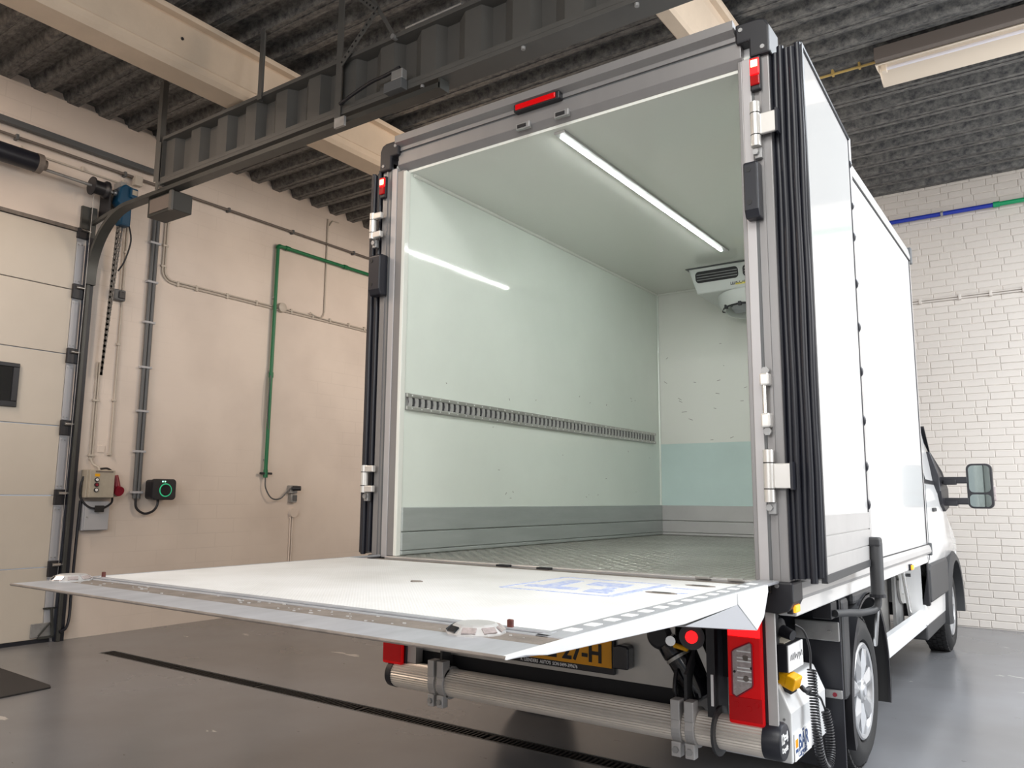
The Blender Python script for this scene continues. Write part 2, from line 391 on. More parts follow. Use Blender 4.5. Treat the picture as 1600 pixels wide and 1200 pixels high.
# ------------------------------------------------------------------ the hall
XW, YB = -5.60, 6.69           # left wall plane, back wall plane
XR, YR = 6.6, -7.6             # right wall and wall behind the camera
def zc(y): return 4.97 - 0.022*y   # underside of the roof deck

def build_hall():
    f = MB()
    # floor with the drain channel left out (the drain fills it)
    dx0, dx1, dy0, dy1 = -4.75, 2.2, 0.575, 0.705
    f.box(XW-0.3, XR+0.2, YR-0.2, dy0, -0.15, 0); f.box(XW-0.3, XR+0.2, dy1, YB+0.3, -0.15, 0)
    f.box(XW-0.3, dx0, dy0, dy1, -0.15, 0); f.box(dx1, XR+0.2, dy0, dy1, -0.15, 0)
    f.box(dx0, dx1, dy0, dy1, -0.15, -0.06)
    struct(f.build('floor', M_floor))
    # roof deck: trapezoidal steel sheet, ribs across the hall
    P = 0.30; D = 0.085; pr = []
    y = YR-0.2
    while y < YB+0.3:
        for dy, dz in ((0, 0), (0.105, 0), (0.14, D), (0.265, D)):
            pr.append((y+dy, zc(y+dy)+dz))
        y += P
    pr.append((y, zc(y)))
    c = MB(); n = len(pr)
    xs = (XW-0.25, XR+0.2)
    vs = [(x, a, b) for x in xs for a, b in pr] + [(x, a, b+0.05) for x in xs for a, b in pr]
    fs = [(i, i+1, n+i+1, n+i) for i in range(n-1)] + [(2*n+i, 3*n+i, 3*n+i+1, 2*n+i+1) for i in range(n-1)]
    c.add(vs, fs)
    ceil = struct(c.build('ceiling', M_deck))
    # stiffening grooves on the flats
    g = MB(); y = YR-0.2
    while y < YB:
        g.box(xs[0]+0.3, xs[1]-0.3, y+0.045, y+0.060, zc(y+0.05)-0.006, zc(y+0.05)+0.004)
        y += P
    go = g.build('deck_rib', M_deck, ceil); go['kind'] = 'stuff'
    # left wall, pierced for the sectional door (door opening y -4.2..0.60, z 0..3.78)
    w = MB()
    w.box(XW-0.25, XW, 0.60, YB+0.25, 0, 5.2); w.box(XW-0.25, XW, YR-0.2, 0.60, 3.78, 5.2); w.box(XW-0.25, XW, YR-0.2, -4.2, 0, 3.78)
    wl = struct(w.build('wall_left', M_wall))
    # upper ledge: the masonry above the door stands a little proud
    l = MB(); l.box(XW, XW+0.03, YR, 1.27, 4.60, 4.98); l.build('lintel_band', M_wall, wl, bevel=0.006)
    # back wall of painted bricks: each brick of the part in view its own piece
    bk = MB(); bk.box(XW-0.25, XR+0.25, YB+0.006, YB+0.3, 0, 5.1)
    wb = struct(bk.build('wall_back', M_brick))
    flat = MB(); flat.box(XW, 0.06, YB-0.004, YB+0.006, 0, 4.82); flat.box(2.9, XR, YB-0.004, YB+0.006, 0, 4.82)
    flat.build('wall_coating', M_brick, wb)
    BW, BH = 0.222, 0.0760
    def brick_mesh(wd):
        h = (BH-0.006)/2; a = wd/2; e = 0.004; d = 0.0065
        vs = [(-a,0,-h),(a,0,-h),(a,0,h),(-a,0,h),(-a,-d+e,-h),(a,-d+e,-h),(a,-d+e,h),(-a,-d+e,h),
              (-a+e,-d,-h+e),(a-e,-d,-h+e),(a-e,-d,h-e),(-a+e,-d,h-e)]
        fs = [(0,1,5,4),(1,2,6,5),(2,3,7,6),(3,0,4,7),(4,5,9,8),(5,6,10,9),(6,7,11,10),(7,4,8,11),(8,9,10,11)]
        return vs, fs
    me = {}
    for nm, wd in (('full', 0.214), ('half', 0.103)):
        vs, fs = brick_mesh(wd); mm = bpy.data.meshes.new('brick'); mm.from_pydata(vs, [], fs); mm.materials.append(M_brick); me[nm] = mm
    bricks = []
    z = 0.044; row = 0
    while z < 4.84:
        x = 0.07 + (row % 2)*0.111 + random.uniform(-0.03, 0.03); first = True
        while x < 2.85:
            kind = 'half' if random.random() < 0.10 else 'full'
            wd = 0.214 if kind == 'full' else 0.103
            bricks.append((x+wd/2, z, kind)); x += wd + 0.006
        z += BH; row += 1
    vis = [b for b in bricks if 0.62 < b[0] < 1.75]
    # nearest to the camera height first: these show largest
    vis.sort(key=lambda b: (abs(b[1]-1.3)*0.55 - b[0]))
    ones = set(vis[:298])
    rest = MB()
    for b in bricks:
        dy = random.uniform(-0.0015, 0.0010)
        if b in ones:
            o = bpy.data.objects.new('brick', me[b[2]]); COL.objects.link(o); o.parent = wb; o.location = (b[0], YB+0.006+dy, b[1])
            o.rotation_euler = (random.uniform(-.006,.006), random.uniform(-.006,.006), random.uniform(-.006,.006))
        else:
            vs, fs = brick_mesh(0.214 if b[2] == 'full' else 0.103)
            rest.add([(v[0]+b[0], v[1]+YB+0.006+dy, v[2]+b[1]) for v in vs], fs)
    ro = rest.build('brickwork', M_brick, wb); ro['kind'] = 'stuff'
    # right wall and wall behind the camera, each with a wide window opening
    r = MB()
    r.box(XR, XR+0.25, YR-0.2, -2.3, 0, 5.2); r.box(XR, XR+0.25, 5.5, YB+0.3, 0, 5.2)
    r.box(XR, XR+0.25, -2.3, 5.5, 0, 0.6); r.box(XR, XR+0.25, -2.3, 5.5, 4.2, 5.2)
    struct(r.build('wall_right', M_wallr))
    q = MB()
    q.box(XW-0.25, -2.0, YR-0.25, YR, 0, 5.3); q.box(4.4, XR+0.25, YR-0.25, YR, 0, 5.3)
    q.box(-2.0, 4.4, YR-0.25, YR, 0, 0.8); q.box(-2.0, 4.4, YR-0.25, YR, 4.6, 5.3)
    struct(q.build('wall_rear', M_wallr))
    for nm, pos in (('window_1', 'r'), ('window_2', 'b')):
        e = bpy.data.objects.new(nm, None); COL.objects.link(e); struct(e)
        if pos == 'r':
            for i in range(6):
                MB().box(XR+0.05, XR+0.12, -2.3+i*1.56-0.03, -2.3+i*1.56+0.03, 0.6, 4.2).build('window_mullion', M_gpipe, e)
        else:
            for i in range(5):
                MB().box(-2.0+i*1.6-0.03, -2.0+i*1.6+0.03, YR-0.12, YR-0.05, 0.8, 4.6).build('window_mullion', M_gpipe, e)
build_hall()

def beam(name, sec, y0, y1, label):
    t = thing(name, (sec[0][0], y0, sec[0][1]), label, 'beam')
    MB().prism(sec, 'y', y0, y1).build('web', M_concrete, t, bevel=0.008)
    return t
def build_beams():
    t = thing('concrete_beam', (-3.4, 3, 4.45), 'beige concrete roof beam passing over the steel girder, left of the two', 'beam', 'concrete roof beams')
    y0, y1 = -7.3, 6.68
    # bulb at the foot, slim web face, flange under the deck
    MB().prism([(-3.52,4.46),(-3.50,4.44),(-3.28,4.44),(-3.25,4.47),(-3.245,4.52),(-3.235,4.525),(-3.225,4.78),(-3.235,4.80),(-3.55,4.80)], 'y', y0, y1).build('beam_web', M_concrete, t)
    MB().prism([(-3.62,4.80),(-3.17,4.80),(-3.16,4.82),(-3.16,4.835),(-3.62,4.835)], 'y', y0, y1).build('top_flange', M_concrete, t)
    MB().cyl((-3.236, 0.02, 4.66), (-3.224, 0.02, 4.66), 0.012, 10).build('bolt_hole', M_ink, t)
    t = thing('concrete_beam', (0, 3, 4.45), 'beige concrete roof beam above the right rear corner of the truck box', 'beam', 'concrete roof beams')
    MB().prism([(-0.07,4.46),(-0.06,4.45),(0.03,4.45),(0.05,4.47),(0.06,4.54),(0.10,4.72),(0.10,4.80),(-0.09,4.80)], 'y', y0, y1).build('beam_web', M_concrete, t)
    MB().prism([(-0.12,4.79),(0.14,4.79),(0.15,4.81),(0.15,4.835),(-0.12,4.835)], 'y', y0, y1).build('top_flange', M_concrete, t)
build_beams()

# ------------------------------------------------------------------ sectional door in the left wall
def build_sectional_door():
    d = bpy.data.objects.new('door_1', None); COL.objects.link(d); d.location = (XW, 0.5, 0); struct(d)
    zs = [0.03, 0.65, 1.285, 1.915, 2.585, 3.20, 3.765]
    for i in range(6):
        p = MB(); p.box(XW-0.05, XW-0.006, -4.18, 0.515, zs[i]+0.004, zs[i+1]-0.004)
        po = p.build('door_panel', M_doorp, d, bevel=0.004)
        e = MB(); e.box(XW-0.05, XW+0.002, 0.517, 0.575, zs[i]+0.06, zs[i+1]-0.10)
        eo = e.build('end_plate', M_boxgrey if i < 6 else M_steel, d, bevel=0.002)
        for zz in (zs[i]+0.085, zs[i+1]-0.125):
            for yy in (0.53, 0.56):
                sc = MB().cyl((XW+0.002, yy, zz), (XW+0.008, yy, zz), 0.006, 8).build('screw', M_steel, d)
        if i > 0:
            b = MB(); b.box(XW-0.004, XW+0.030, 0.505, 0.60, zs[i]-0.085, zs[i]+0.055)
            b.build('roller_bracket', M_black, d, bevel=0.004)
            MB().cyl((XW+0.040, 0.525, zs[i]+0.02), (XW+0.040, 0.615, zs[i]+0.02), 0.016, 12).build('roller_pin', M_chrome, d, smooth=True)
    b = MB(); b.box(XW-0.004, XW+0.03, 0.505, 0.60, 3.70, 3.80); b.build('roller_bracket', M_black, d, bevel=0.004)
    MB().cyl((XW+0.040, 0.525, 3.78), (XW+0.040, 0.615, 3.78), 0.016, 12).build('roller_pin', M_chrome, d, smooth=True)
    MB().box(XW-0.03, XW+0.012, -4.18, 0.52, 3.767, 3.80).build('top_seal', M_scuff, d)
    MB().box(XW-0.05, XW+0.004, -4.18, 0.575, 0.0, 0.032).build('bottom_seal', M_rubber, d)
    # porthole window with black frame
    wf = MB()
    for (a, b_, c, e_) in ((-0.62, 0.12, 2.40, 2.435), (-0.62, 0.12, 2.05, 2.10), (-0.62, -0.57, 2.10, 2.40), (0.07, 0.12, 2.10, 2.40)):
        wf.box(XW-0.006, XW+0.016, a, b_, c, e_)
    w = wf.build('window_frame', M_black, d, bevel=0.004)
    MB().box(XW-0.004, XW+0.004, -0.57, 0.07, 2.10, 2.40).build('pane', M_glass, w)
    # cable bracket at the foot of the door
    k = MB(); k.box(XW-0.004, XW+0.012, 0.41, 0.575, 0.05, 0.17); k.build('corner_plate', M_steel, d, bevel=0.003)
    k = MB(); k.box(XW, XW+0.02, 0.50, 0.62, 0.285, 0.30); k.bar((XW+0.02, 0.565, 0.30), (XW+0.03, 0.585, 0.05), 0.02, 0.02); k.bar((XW+0.02, 0.47, 0.06), (XW+0.03, 0.56, 0.17), 0.012, 0.012)
    k.box(XW, XW+0.03, 0.47, 0.60, 0.035, 0.055)
    k.build('bottom_bracket', M_track, d)
build_sectional_door()

def build_track():
    t = thing('door_track', (XW+0.06, 0.63, 0), 'steel track of the sectional door, curving from upright to level under the girder', 'track')
    sec = [(-0.045,-0.018),(0.045,-0.018),(0.045,0.018),(0.028,0.018),(0.028,-0.004),(-0.028,-0.004),(-0.028,0.018),(-0.045,0.018)]
    xr = XW+0.075
    MB().box(XW, XW+0.055, 0.60, 0.675, 0, 3.72).build('upright_angle', M_rubber, t)
    MB().box(XW+0.03, XW+0.075, 0.605, 0.635, 0, 3.30).build('upright_rail', M_track, t, bevel=0.003)
    MB().box(XW-0.0, XW+0.03, 0.525, 0.60, 3.80, 4.02).build('top_angle', M_track, t)
    MB().box(XW-0.0, XW+0.05, 0.60, 0.655, 3.72, 4.02).build('top_angle', M_track, t)
    cx, cz, r = xr+0.60, 3.32, 0.60
    pts = [(xr, 0.63, 3.26)] + [tuple(p) for p in arc((cx, 0.63, cz), r, PI, PI/2, (1,0,0), (0,0,1), 16)] + [(-1.19, 0.63, cz+r+0.005)]
    MB().sweep(pts, sec, (0,1,0)).build('bent_rail', M_track, t, smooth=True)
    # flat bracing strap behind the bend
    MB().bar((XW+0.05, 0.62, 3.86), (XW+0.42, 0.63, 3.92), 0.03, 0.035).build('brace', M_track, t)
    # end stop and cable switch on the rail
    MB().box(-1.20, -1.185, 0.585, 0.675, 3.90, 3.985).build('end_stop', M_track, t)
    MB().box(-1.62, -1.46, 0.515, 0.575, 3.96, 4.03).build('switch_plate', M_gpipe, t, bevel=0.004)
    MB().box(-1.56, -1.46, 0.52, 0.57, 4.03, 4.10).build('limit_switch', M_steel, t, bevel=0.006)
    MB().tube(smooth_path([(-2.06, 0.53, 4.02), (-1.9, 0.53, 4.06), (-1.75, 0.53, 4.09), (-1.62, 0.535, 4.10), (-1.5, 0.54, 4.12)]), 0.012).build('spring_buffer', M_black, t)
    MB().box(-2.12, -2.02, 0.54, 0.56, 3.86, 3.93).build('rail_clip', M_steel, t)
build_track()

def build_girder():
    t = thing('steel_girder', (-4.4, 0.66, 3.98), 'grey steel girder with corrugated web running above the door track', 'girder')
    x0, x1, zb, zt = -4.36, 3.2, 3.985, 4.40
    y0, y1 = 0.60, 0.72
    MB().box(x0, x1, y0-0.02, y1+0.03, zt-0.018, zt+0.012).build('top_flange', M_girder, t, bevel=0.002)
    MB().box(x0, x1, y0-0.02, y1+0.03, zb-0.012, zb+0.018).build('bottom_flange', M_girder, t, bevel=0.002)
    MB().box(x0, x1, y0-0.02, y0-0.012, zb+0.018, zb+0.05).build('bottom_lip', M_girder, t)
    P = 0.372; pr = []; x = x0
    while x < x1:
        pr += [(x, y0+0.015), (x+0.13, y0+0.015), (x+0.17, y0+0.085), (x+0.27, y0+0.085)]; x += P
    pr.append((x1, y0+0.015)); pr = [p for p in pr if p[0] <= x1]
    w = MB(); n = len(pr)
    w.add([(a, b, zb+0.018) for a, b in pr] + [(a, b, zt-0.018) for a, b in pr] + [(a, b+0.004, zb+0.018) for a, b in pr] + [(a, b+0.004, zt-0.018) for a, b in pr],
          [(i, i+1, n+i+1, n+i) for i in range(n-1)] + [(2*n+i, 3*n+i, 3*n+i+1, 2*n+i+1) for i in range(n-1)])
    w.build('corrugated_web', M_girder, t)
    MB().box(x0-0.012, x0, y0-0.02, y1+0.03, zb-0.02, zt+0.012).build('end_plate', M_girder, t)
    # hangers to the roof
    def angle(p, q, name='hanger'):
        b = MB(); b.bar(p, q, 0.042, 0.006); b.bar((p[0], p[1]-0.018, p[2]), (q[0], q[1]-0.018, q[2]), 0.006, 0.042); return b.build(name, M_girder, t)
    b = MB(); b.box(-4.47, -4.42, 0.58, 0.586, 4.02, 4.955); b.box(-4.42, -4.415, 0.58, 0.63, 4.02, 4.955); b.build('hanger', M_girder, t)
    b = MB(); b.box(-4.41, -4.365, 0.565, 0.571, 3.93, 4.36); b.build('hanger', M_girder, t)
    b = MB(); b.box(-3.05, -3.0, 0.57, 0.576, 4.36, 4.95); b.box(-3.05, -3.045, 0.576, 0.62, 4.36, 4.95)
    b.build('hanger', M_girder, t)
    b = MB(); b.box(-2.15, -2.09, 0.565, 0.571, 3.94, 4.955); b.box(-2.15, -2.144, 0.571, 0.62, 3.94, 4.955); b.build('hanger', M_girder, t)
    b = MB(); b.bar((-2.10, 0.56, 4.34), (-1.76, 0.56, 4.63), 0.006, 0.045); hb = b.build('perforated_brace', M_girder, t)
    b2 = MB(); b2.bar((-1.76, 0.552, 4.64), (-2.09, 0.552, 4.955), 0.006, 0.045); hb2 = b2.build('perforated_brace', M_girder, t)
    for src, p, q, par in ((0, Vector((-2.10,0.555,4.34)), Vector((-1.76,0.555,4.63)), hb), (1, Vector((-1.76,0.547,4.64)), Vector((-2.09,0.547,4.955)), hb2)):
        h = MB()
        for i in range(10):
            c = p.lerp(q, (i+0.5)/10); h.cyl(c, c+Vector((0,-0.0025,0)), 0.008, 8)
        o = h.build('slot_row', M_ink, par)
    MB().bar((-1.93, 0.57, 4.945), (-1.60, 0.58, 4.40), 0.006, 0.028).build('tie_strap', M_girder, t)
    MB().cyl((-1.60, 0.56, 4.39), (-1.60, 0.60, 4.39), 0.018, 10).build('tie_bolt', M_steel, t)
    MB().cyl((-1.50, 0.59, 4.425), (-1.02, 0.59, 4.425), 0.011, 8).build('conduit_tube', M_steel, t)
    # bolts under the bottom flange
    b = MB()
    for x in (-1.35, -0.55, 0.2): MB().cyl((x, 0.60, 3.955), (x, 0.60, 3.975), 0.014, 8).build('flange_bolt', M_steel, t)
build_girder()

def build_motor_set():
    xs = XW+0.16
    t = thing('door_spring_shaft', (xs, -0.2, 4.25), 'dark spring drum and shaft above the sectional door', 'door spring')
    MB().lathe((xs, -2.0, 4.235), (0,1,0), [(0,0.085),(2.02,0.085)], 24).build('torsion_spring', M_rubber, t, smooth=True)
    MB().lathe((xs, 0.02, 4.235), (0,1,0), [(0,0.088),(0.05,0.088),(0.065,0.05),(0.09,0.05)], 20).build('winding_cone', M_scuff, t, smooth=True)
    MB().cyl((xs, -2.2, 4.235), (xs, 0.92, 4.185), 0.014, 10).build('shaft', M_steel, t, smooth=True)
    MB().lathe((xs, 0.525, 4.19), (0,1,0), [(0,0.088),(0.012,0.088),(0.016,0.066),(0.11,0.066),(0.13,0.085),(0.15,0.085)], 24).build('cable_drum', M_black, t, smooth=True)
    MB().box(XW, xs+0.01, 0.695, 0.715, 3.95, 4.24).build('bearing_plate', M_black, t)
    MB().cyl((xs-0.04, 0.575, 4.15), (XW+0.025, 0.588, 0.3), 0.003, 6).build('lift_cable', M_steel, t)
    m = thing('door_motor', (xs, 0.84, 4.1), 'blue door motor unit on the wall above the hand chain', 'motor')
    MB().prism([(0.755,4.10),(0.79,4.06),(0.86,4.06),(0.915,4.12),(0.925,4.22),(0.90,4.27),(0.82,4.29),(0.77,4.24)], 'x', xs-0.06, xs+0.07).build('gearbox', M_blue, m, bevel=0.012)
    MB().box(xs-0.055, xs+0.055, 0.80, 0.905, 3.88, 4.07).build('motor_body', M_blue, m, bevel=0.018)
    MB().box(xs-0.03, xs+0.10, 0.86, 0.93, 4.16, 4.26).build('terminal_box', M_blue, m, bevel=0.01)
    MB().box(xs+0.10, xs+0.102, 0.87, 0.92, 4.19, 4.24).build('rating_label', M_boxbeige, m)
    MB().lathe((xs, 0.735, 4.19), (0,1,0), [(0,0.028),(0.04,0.028)], 12).build('coupling', M_steel, m)
    MB().box(XW, xs-0.03, 0.82, 0.88, 4.0, 4.34).build('mounting_plate', M_steel, m)
    # hand chain: links, four falls
    c = MB()
    for (ya, yb, za, zb) in ((0.825, 0.800, 3.90, 2.42), (0.842, 0.803, 3.90, 2.42), (0.866, 0.806, 3.90, 2.42), (0.818, 0.80, 3.90, 2.42)):
        n = int((za-zb)/0.026)
        for i in range(n):
            tt = (i+0.5)/n; y = ya+(yb-ya)*tt; z = za+(zb-za)*tt; x = xs-0.03-0.05*tt
            if i % 2: c.obox((x, y, z), (0,0,1), (0,1,0), (1,0,0), 0.016, 0.009, 0.0035)
            else: c.obox((x, y, z), (0,0,1), (1,0,0), (0,1,0), 0.016, 0.009, 0.0035)
    ht = thing('hand_chain', (xs-0.03, 0.84, 3.9), 'steel hand chain hanging in long loops below the blue motor', 'chain')
    co = c.build('chain_links', M_chain, ht); co['kind'] = 'stuff'
    k = MB(); k.tube(smooth_path([(xs+0.02, 0.90, 3.92), (xs+0.03, 0.93, 3.75), (xs, 0.90, 3.55), (xs-0.06, 0.875, 3.45)]), 0.008)
    tag(k.build('motor_cable', M_black), 'black cable looping from the blue motor to the wall', 'cable')
build_motor_set()

# ------------------------------------------------------------------ pipes, boxes and cables on the left wall
def clips(par, pts, m, w=0.05, axis='z', d=0.03, nm='clip'):
    for (y, z) in pts:
        if axis == 'z': MB().box(XW, XW+d, y-w/2, y+w/2, z-0.011, z+0.011).build(nm, m, par, bevel=0.003)
        else: MB().box(XW, XW+d, y-0.012, y+0.012, z-w/2, z+w/2).build(nm, m, par, bevel=0.003)

def build_left_wall_fittings():
    x = XW
    # grey twin conduit
    t = thing('wall_conduit', (x, 1.27, 1.25), 'dark grey twin conduit running down to the charger', 'conduit')
    for y in (1.250, 1.290): MB().cyl((x+0.028, y, 1.26), (x+0.028, y, 4.18), 0.020, 10).build('pipe', M_gpipe, t, smooth=True)
    clips(t, [(1.27, z) for z in (1.32, 1.72, 2.12, 2.56, 3.02, 3.44, 3.85)], M_boxgrey, 0.115, 'z', 0.05)
    # charger
    t = thing('wall_charger', (x, 1.45, 1.35), 'small black wall charger with green glowing ring', 'charger')
    def rsq(y0, y1, z0, z1, r, n=5):
        out = []
        for cy, cz, a in ((y1-r, z1-r, 0), (y0+r, z1-r, PI/2), (y0+r, z0+r, PI), (y1-r, z0+r, 1.5*PI)):
            out += [(cy+math.cos(a+PI/2*i/n)*r, cz+math.sin(a+PI/2*i/n)*r) for i in range(n+1)]
        return out
    MB().prism(rsq(1.375, 1.605, 1.255, 1.447, 0.03), 'x', x, x+0.115).build('back_housing', M_black, t)
    MB().prism(rsq(1.365, 1.615, 1.248, 1.455, 0.035), 'x', x+0.1, x+0.15).build('front_cover', M_black, t, bevel=0.008)
    MB().lathe((x+0.149, 1.50, 1.345), (1,0,0), [(0,0.066),(0.004,0.066)], 32).build('light_ring', M_gled, t)
    MB().lathe((x+0.150, 1.50, 1.345), (1,0,0), [(0,0.057),(0.006,0.056)], 32).build('socket_cover', M_gblack, t)
    for y in (1.465, 1.49): MB().box(x+0.15, x+0.153, y-0.006, y+0.006, 1.424, 1.436).build('indicator_light', M_gled2, t)
    MB().tube(smooth_path([(x+0.03, 1.265, 1.27), (x+0.035, 1.275, 1.17), (x+0.05, 1.35, 1.115), (x+0.06, 1.43, 1.135), (x+0.06, 1.475, 1.19), (x+0.06, 1.48, 1.26)]), 0.012).build('charging_cable', M_black, t, smooth=True)
    # door control box
    t = thing('control_box', (x, 0.87, 1.39), 'beige door control box with three round push buttons', 'control box')
    MB().box(x, x+0.11, 0.735, 0.975, 1.265, 1.525).build('back_box', M_boxbeige, t, bevel=0.008)
    MB().box(x+0.112, x+0.155, 0.742, 0.975, 1.268, 1.522).build('lid', M_boxbeige, t, bevel=0.006)
    for z, m1 in ((1.432, M_sticker), (1.386, M_redp), (1.338, M_sticker)):
        b = MB().lathe((x+0.155, 0.805, z), (1,0,0), [(0,0.021),(0.008,0.021)], 20).build('button_collar', M_black, t)
        MB().lathe((x+0.163, 0.805, z), (1,0,0), [(0,0.013),(0.006,0.012)], 16).build('push_button', m1, b)
    MB().box(x+0.155, x+0.157, 0.785, 0.83, 1.462, 1.488).build('orange_sticker', M_yellow, t)['label'] = 'orange sticker'
    MB().box(x+0.155, x+0.157, 0.79, 0.955, 1.500, 1.516).build('worn_sticker', M_scuff, t)['label'] = 'worn brown sticker strip'
    MB().tube(smooth_path([(x+0.02, 0.80, 1.64), (x+0.03, 0.82, 1.58), (x+0.06, 0.86, 1.55), (x+0.07, 0.865, 1.52)]), 0.011).build('cable_gland', M_wpipe, t)
    MB().tube(smooth_path([(x+0.07, 0.87, 1.535), (x+0.06, 0.95, 1.54), (x+0.06, 1.0, 1.50), (x+0.06, 1.01, 1.42)]), 0.010).build('lead', M_black, t, smooth=True)
    # red plug
    t = thing('red_plug', (x, 1.02, 1.4), 'dark red industrial plug in a socket beside the beige control box', 'plug')
    MB().box(x, x+0.07, 0.985, 1.065, 1.275, 1.40).build('socket_housing', M_boxbeige, t, bevel=0.008)
    MB().cyl((x+0.06, 1.025, 1.475), (x+0.085, 1.04, 1.35), 0.03, 14, 0.037).build('plug_body', M_redp, t, smooth=True)
    MB().lathe((x+0.07, 1.04, 1.345), (0.85,0.1,-0.3), [(0,0.047),(0.06,0.047)], 20).build('socket_cap', M_redp, t, smooth=True)
    # cable hanging under the control box with a tag
    k = MB(); k.tube(smooth_path([(x+0.05, 0.735, 1.46), (x+0.05, 0.715, 1.38), (x+0.05, 0.722, 1.27), (x+0.07, 0.78, 1.19), (x+0.09, 0.855, 1.165), (x+0.09, 0.93, 1.175), (x+0.07, 1.005, 1.22), (x+0.05, 1.02, 1.28)]), 0.010)
    tag(k.build('plug_cable', M_black, smooth=True), 'black cable looping beneath the beige control box to the red plug', 'cable')
    # grey lower box
    t = thing('distribution_box', (x, 0.88, 1.1), 'grey flat metal box with a black name plate under the control box', 'box')
    MB().box(x, x+0.055, 0.755, 0.99, 0.965, 1.235).build('housing', M_boxgrey, t, bevel=0.004)
    MB().box(x+0.057, x+0.07, 0.765, 0.99, 0.97, 1.232).build('cover', M_boxgrey, t, bevel=0.003)
    MB().cyl((x+0.07, 0.785, 1.09), (x+0.076, 0.785, 1.09), 0.006, 8).build('lock', M_steel, t)
    MB().box(x+0.10, x+0.108, 0.835, 0.92, 1.135, 1.195).build('name_plate', M_ink, t)
    # black door cable
    k = MB(); k.tube(smooth_path([(x+0.03, 0.735, 1.24), (x+0.03, 0.725, 0.8), (x+0.03, 0.72, 0.4), (x+0.045, 0.712, 0.2), (x+0.075, 0.675, 0.11), (x+0.082, 0.62, 0.085)]), 0.013)
    tag(k.build('door_cable', M_rubber, smooth=True), 'thick black cable dropping to the foot of the door track', 'cable')
    # thin pale conduits beside the chain
    t = thing('thin_conduit', (x, 0.93, 3), 'thin cream conduit from the blue motor down to the red plug', 'conduit')
    MB().cyl((x+0.015, 0.985, 1.66), (x+0.015, 0.985, 4.28), 0.010, 8).build('pipe', M_wpipe, t, smooth=True)
    MB().cyl((x+0.015, 0.955, 3.26), (x+0.015, 0.955, 4.2), 0.007, 8).build('pipe', M_wpipe, t, smooth=True)
    clips(t, [(0.98, z) for z in (1.68, 2.2, 2.75, 3.68)], M_wpipe, 0.035)
    t = thing('thin_conduit', (x, 0.80, 2), 'thin cream twin conduit from below the chain to the control box', 'conduit')
    for y in (0.795, 0.82): MB().cyl((x+0.012, y, 1.62), (x+0.012, y, 2.55), 0.008, 8).build('pipe', M_wpipe, t, smooth=True)
    clips(t, [(0.807, 2.18), (0.807, 1.66)], M_wpipe, 0.06)
    # isolator
    t = thing('isolator_switch', (x, 0.93, 3.2), 'small dark grey isolator box right of the hand chain', 'switch')
    MB().box(x, x+0.06, 0.875, 0.995, 3.175, 3.285).build('housing', M_gpipe, t, bevel=0.012)
    MB().box(x+0.06, x+0.072, 0.92, 0.985, 3.195, 3.265).build('rotary_lid', M_black, t, bevel=0.008)
    # small blank cover
    tag(MB().box(x, x+0.008, 0.86, 0.935, 1.69, 1.76).build('cover_plate', M_wall, bevel=0.003), 'small painted-over cover plate above the control box', 'plate')
    # green pipe
    t = thing('green_pipe', (x, 2.78, 1.55), 'green compressed-air pipe bent along and down the left wall', 'pipe')
    g = x+0.045
    MB().tube([(g, 2.775, 1.58), (g, 2.79, 4.20)], 0.021, 12).build('pipe', M_greenpipe, t, smooth=True)
    MB().tube([(g, 2.82, 4.235), (g, 6.6, 4.235)], 0.021, 12).build('pipe', M_greenpipe, t, smooth=True)
    MB().tube(arc((g, 2.82, 4.20), 0.032, PI, PI/2, (0,1,0), (0,0,1), 6), 0.027, 12).build('elbow', M_greenpipe, t, smooth=True)
    for y in (2.93, 3.86, 5.2): MB().cyl((g, y-0.03, 4.235), (g, y+0.03, 4.235), 0.028, 12).build('coupling', M_greenpipe, t, smooth=True)
    for z in (2.68,): MB().cyl((g, 2.782, z-0.03), (g, 2.782, z+0.03), 0.027, 12).build('coupling', M_greenpipe, t, smooth=True)
    for z in (1.70, 2.72, 3.6): MB().box(x, g, 2.765, 2.80, z-0.012, z+0.012).build('clip', M_steel, t)
    MB().cyl((g, 2.775, 1.50), (g, 2.775, 1.59), 0.025, 12).build('tap', M_greenpipe, t)
    MB().box(g-0.015, g+0.015, 2.70, 2.86, 1.535, 1.56).build('tap_lever', M_black, t, bevel=0.006)
    k = MB(); k.tube(smooth_path([(g, 2.775, 1.50), (g+0.01, 2.78, 1.38), (g+0.02, 2.86, 1.27), (g+0.02, 2.98, 1.265), (g+0.01, 3.07, 1.33), (g, 3.14, 1.385)]), 0.008)
    tag(k.build('air_hose', M_gpipe, smooth=True), 'thin dark hose sagging from the green pipe to the wall outlet', 'hose')
    k = MB(); k.tube(smooth_path([(g+0.02, 2.76, 2.67), (g+0.02, 2.745, 2.45), (g+0.02, 2.745, 2.2), (g+0.02, 2.765, 2.05)]), 0.006)
    tag(k.build('pipe_cable', M_gpipe, smooth=True), 'thin cable lying along the green pipe', 'cable')
    # wall outlet
    t = thing('wall_outlet', (x, 3.2, 1.35), 'grey wall outlet with a black plug below the green pipe', 'outlet')
    MB().box(x, x+0.05, 3.13, 3.24, 1.325, 1.42).build('upper_socket', M_steel, t, bevel=0.005)
    MB().box(x, x+0.05, 3.15, 3.235, 1.22, 1.318).build('lower_socket', M_steel, t, bevel=0.005)
    MB().box(x+0.05, x+0.06, 3.175, 3.232, 1.24, 1.305).build('flap', M_gpipe, t, bevel=0.003)
    MB().cyl((x+0.05, 3.17, 1.385), (x+0.12, 3.23, 1.385), 0.028, 12).build('plug', M_black, t, smooth=True)
    MB().lathe((x, 3.215, 1.10), (1,0,0), [(0,0.055),(0.04,0.052)], 20).build('junction_cap', M_wall, t)
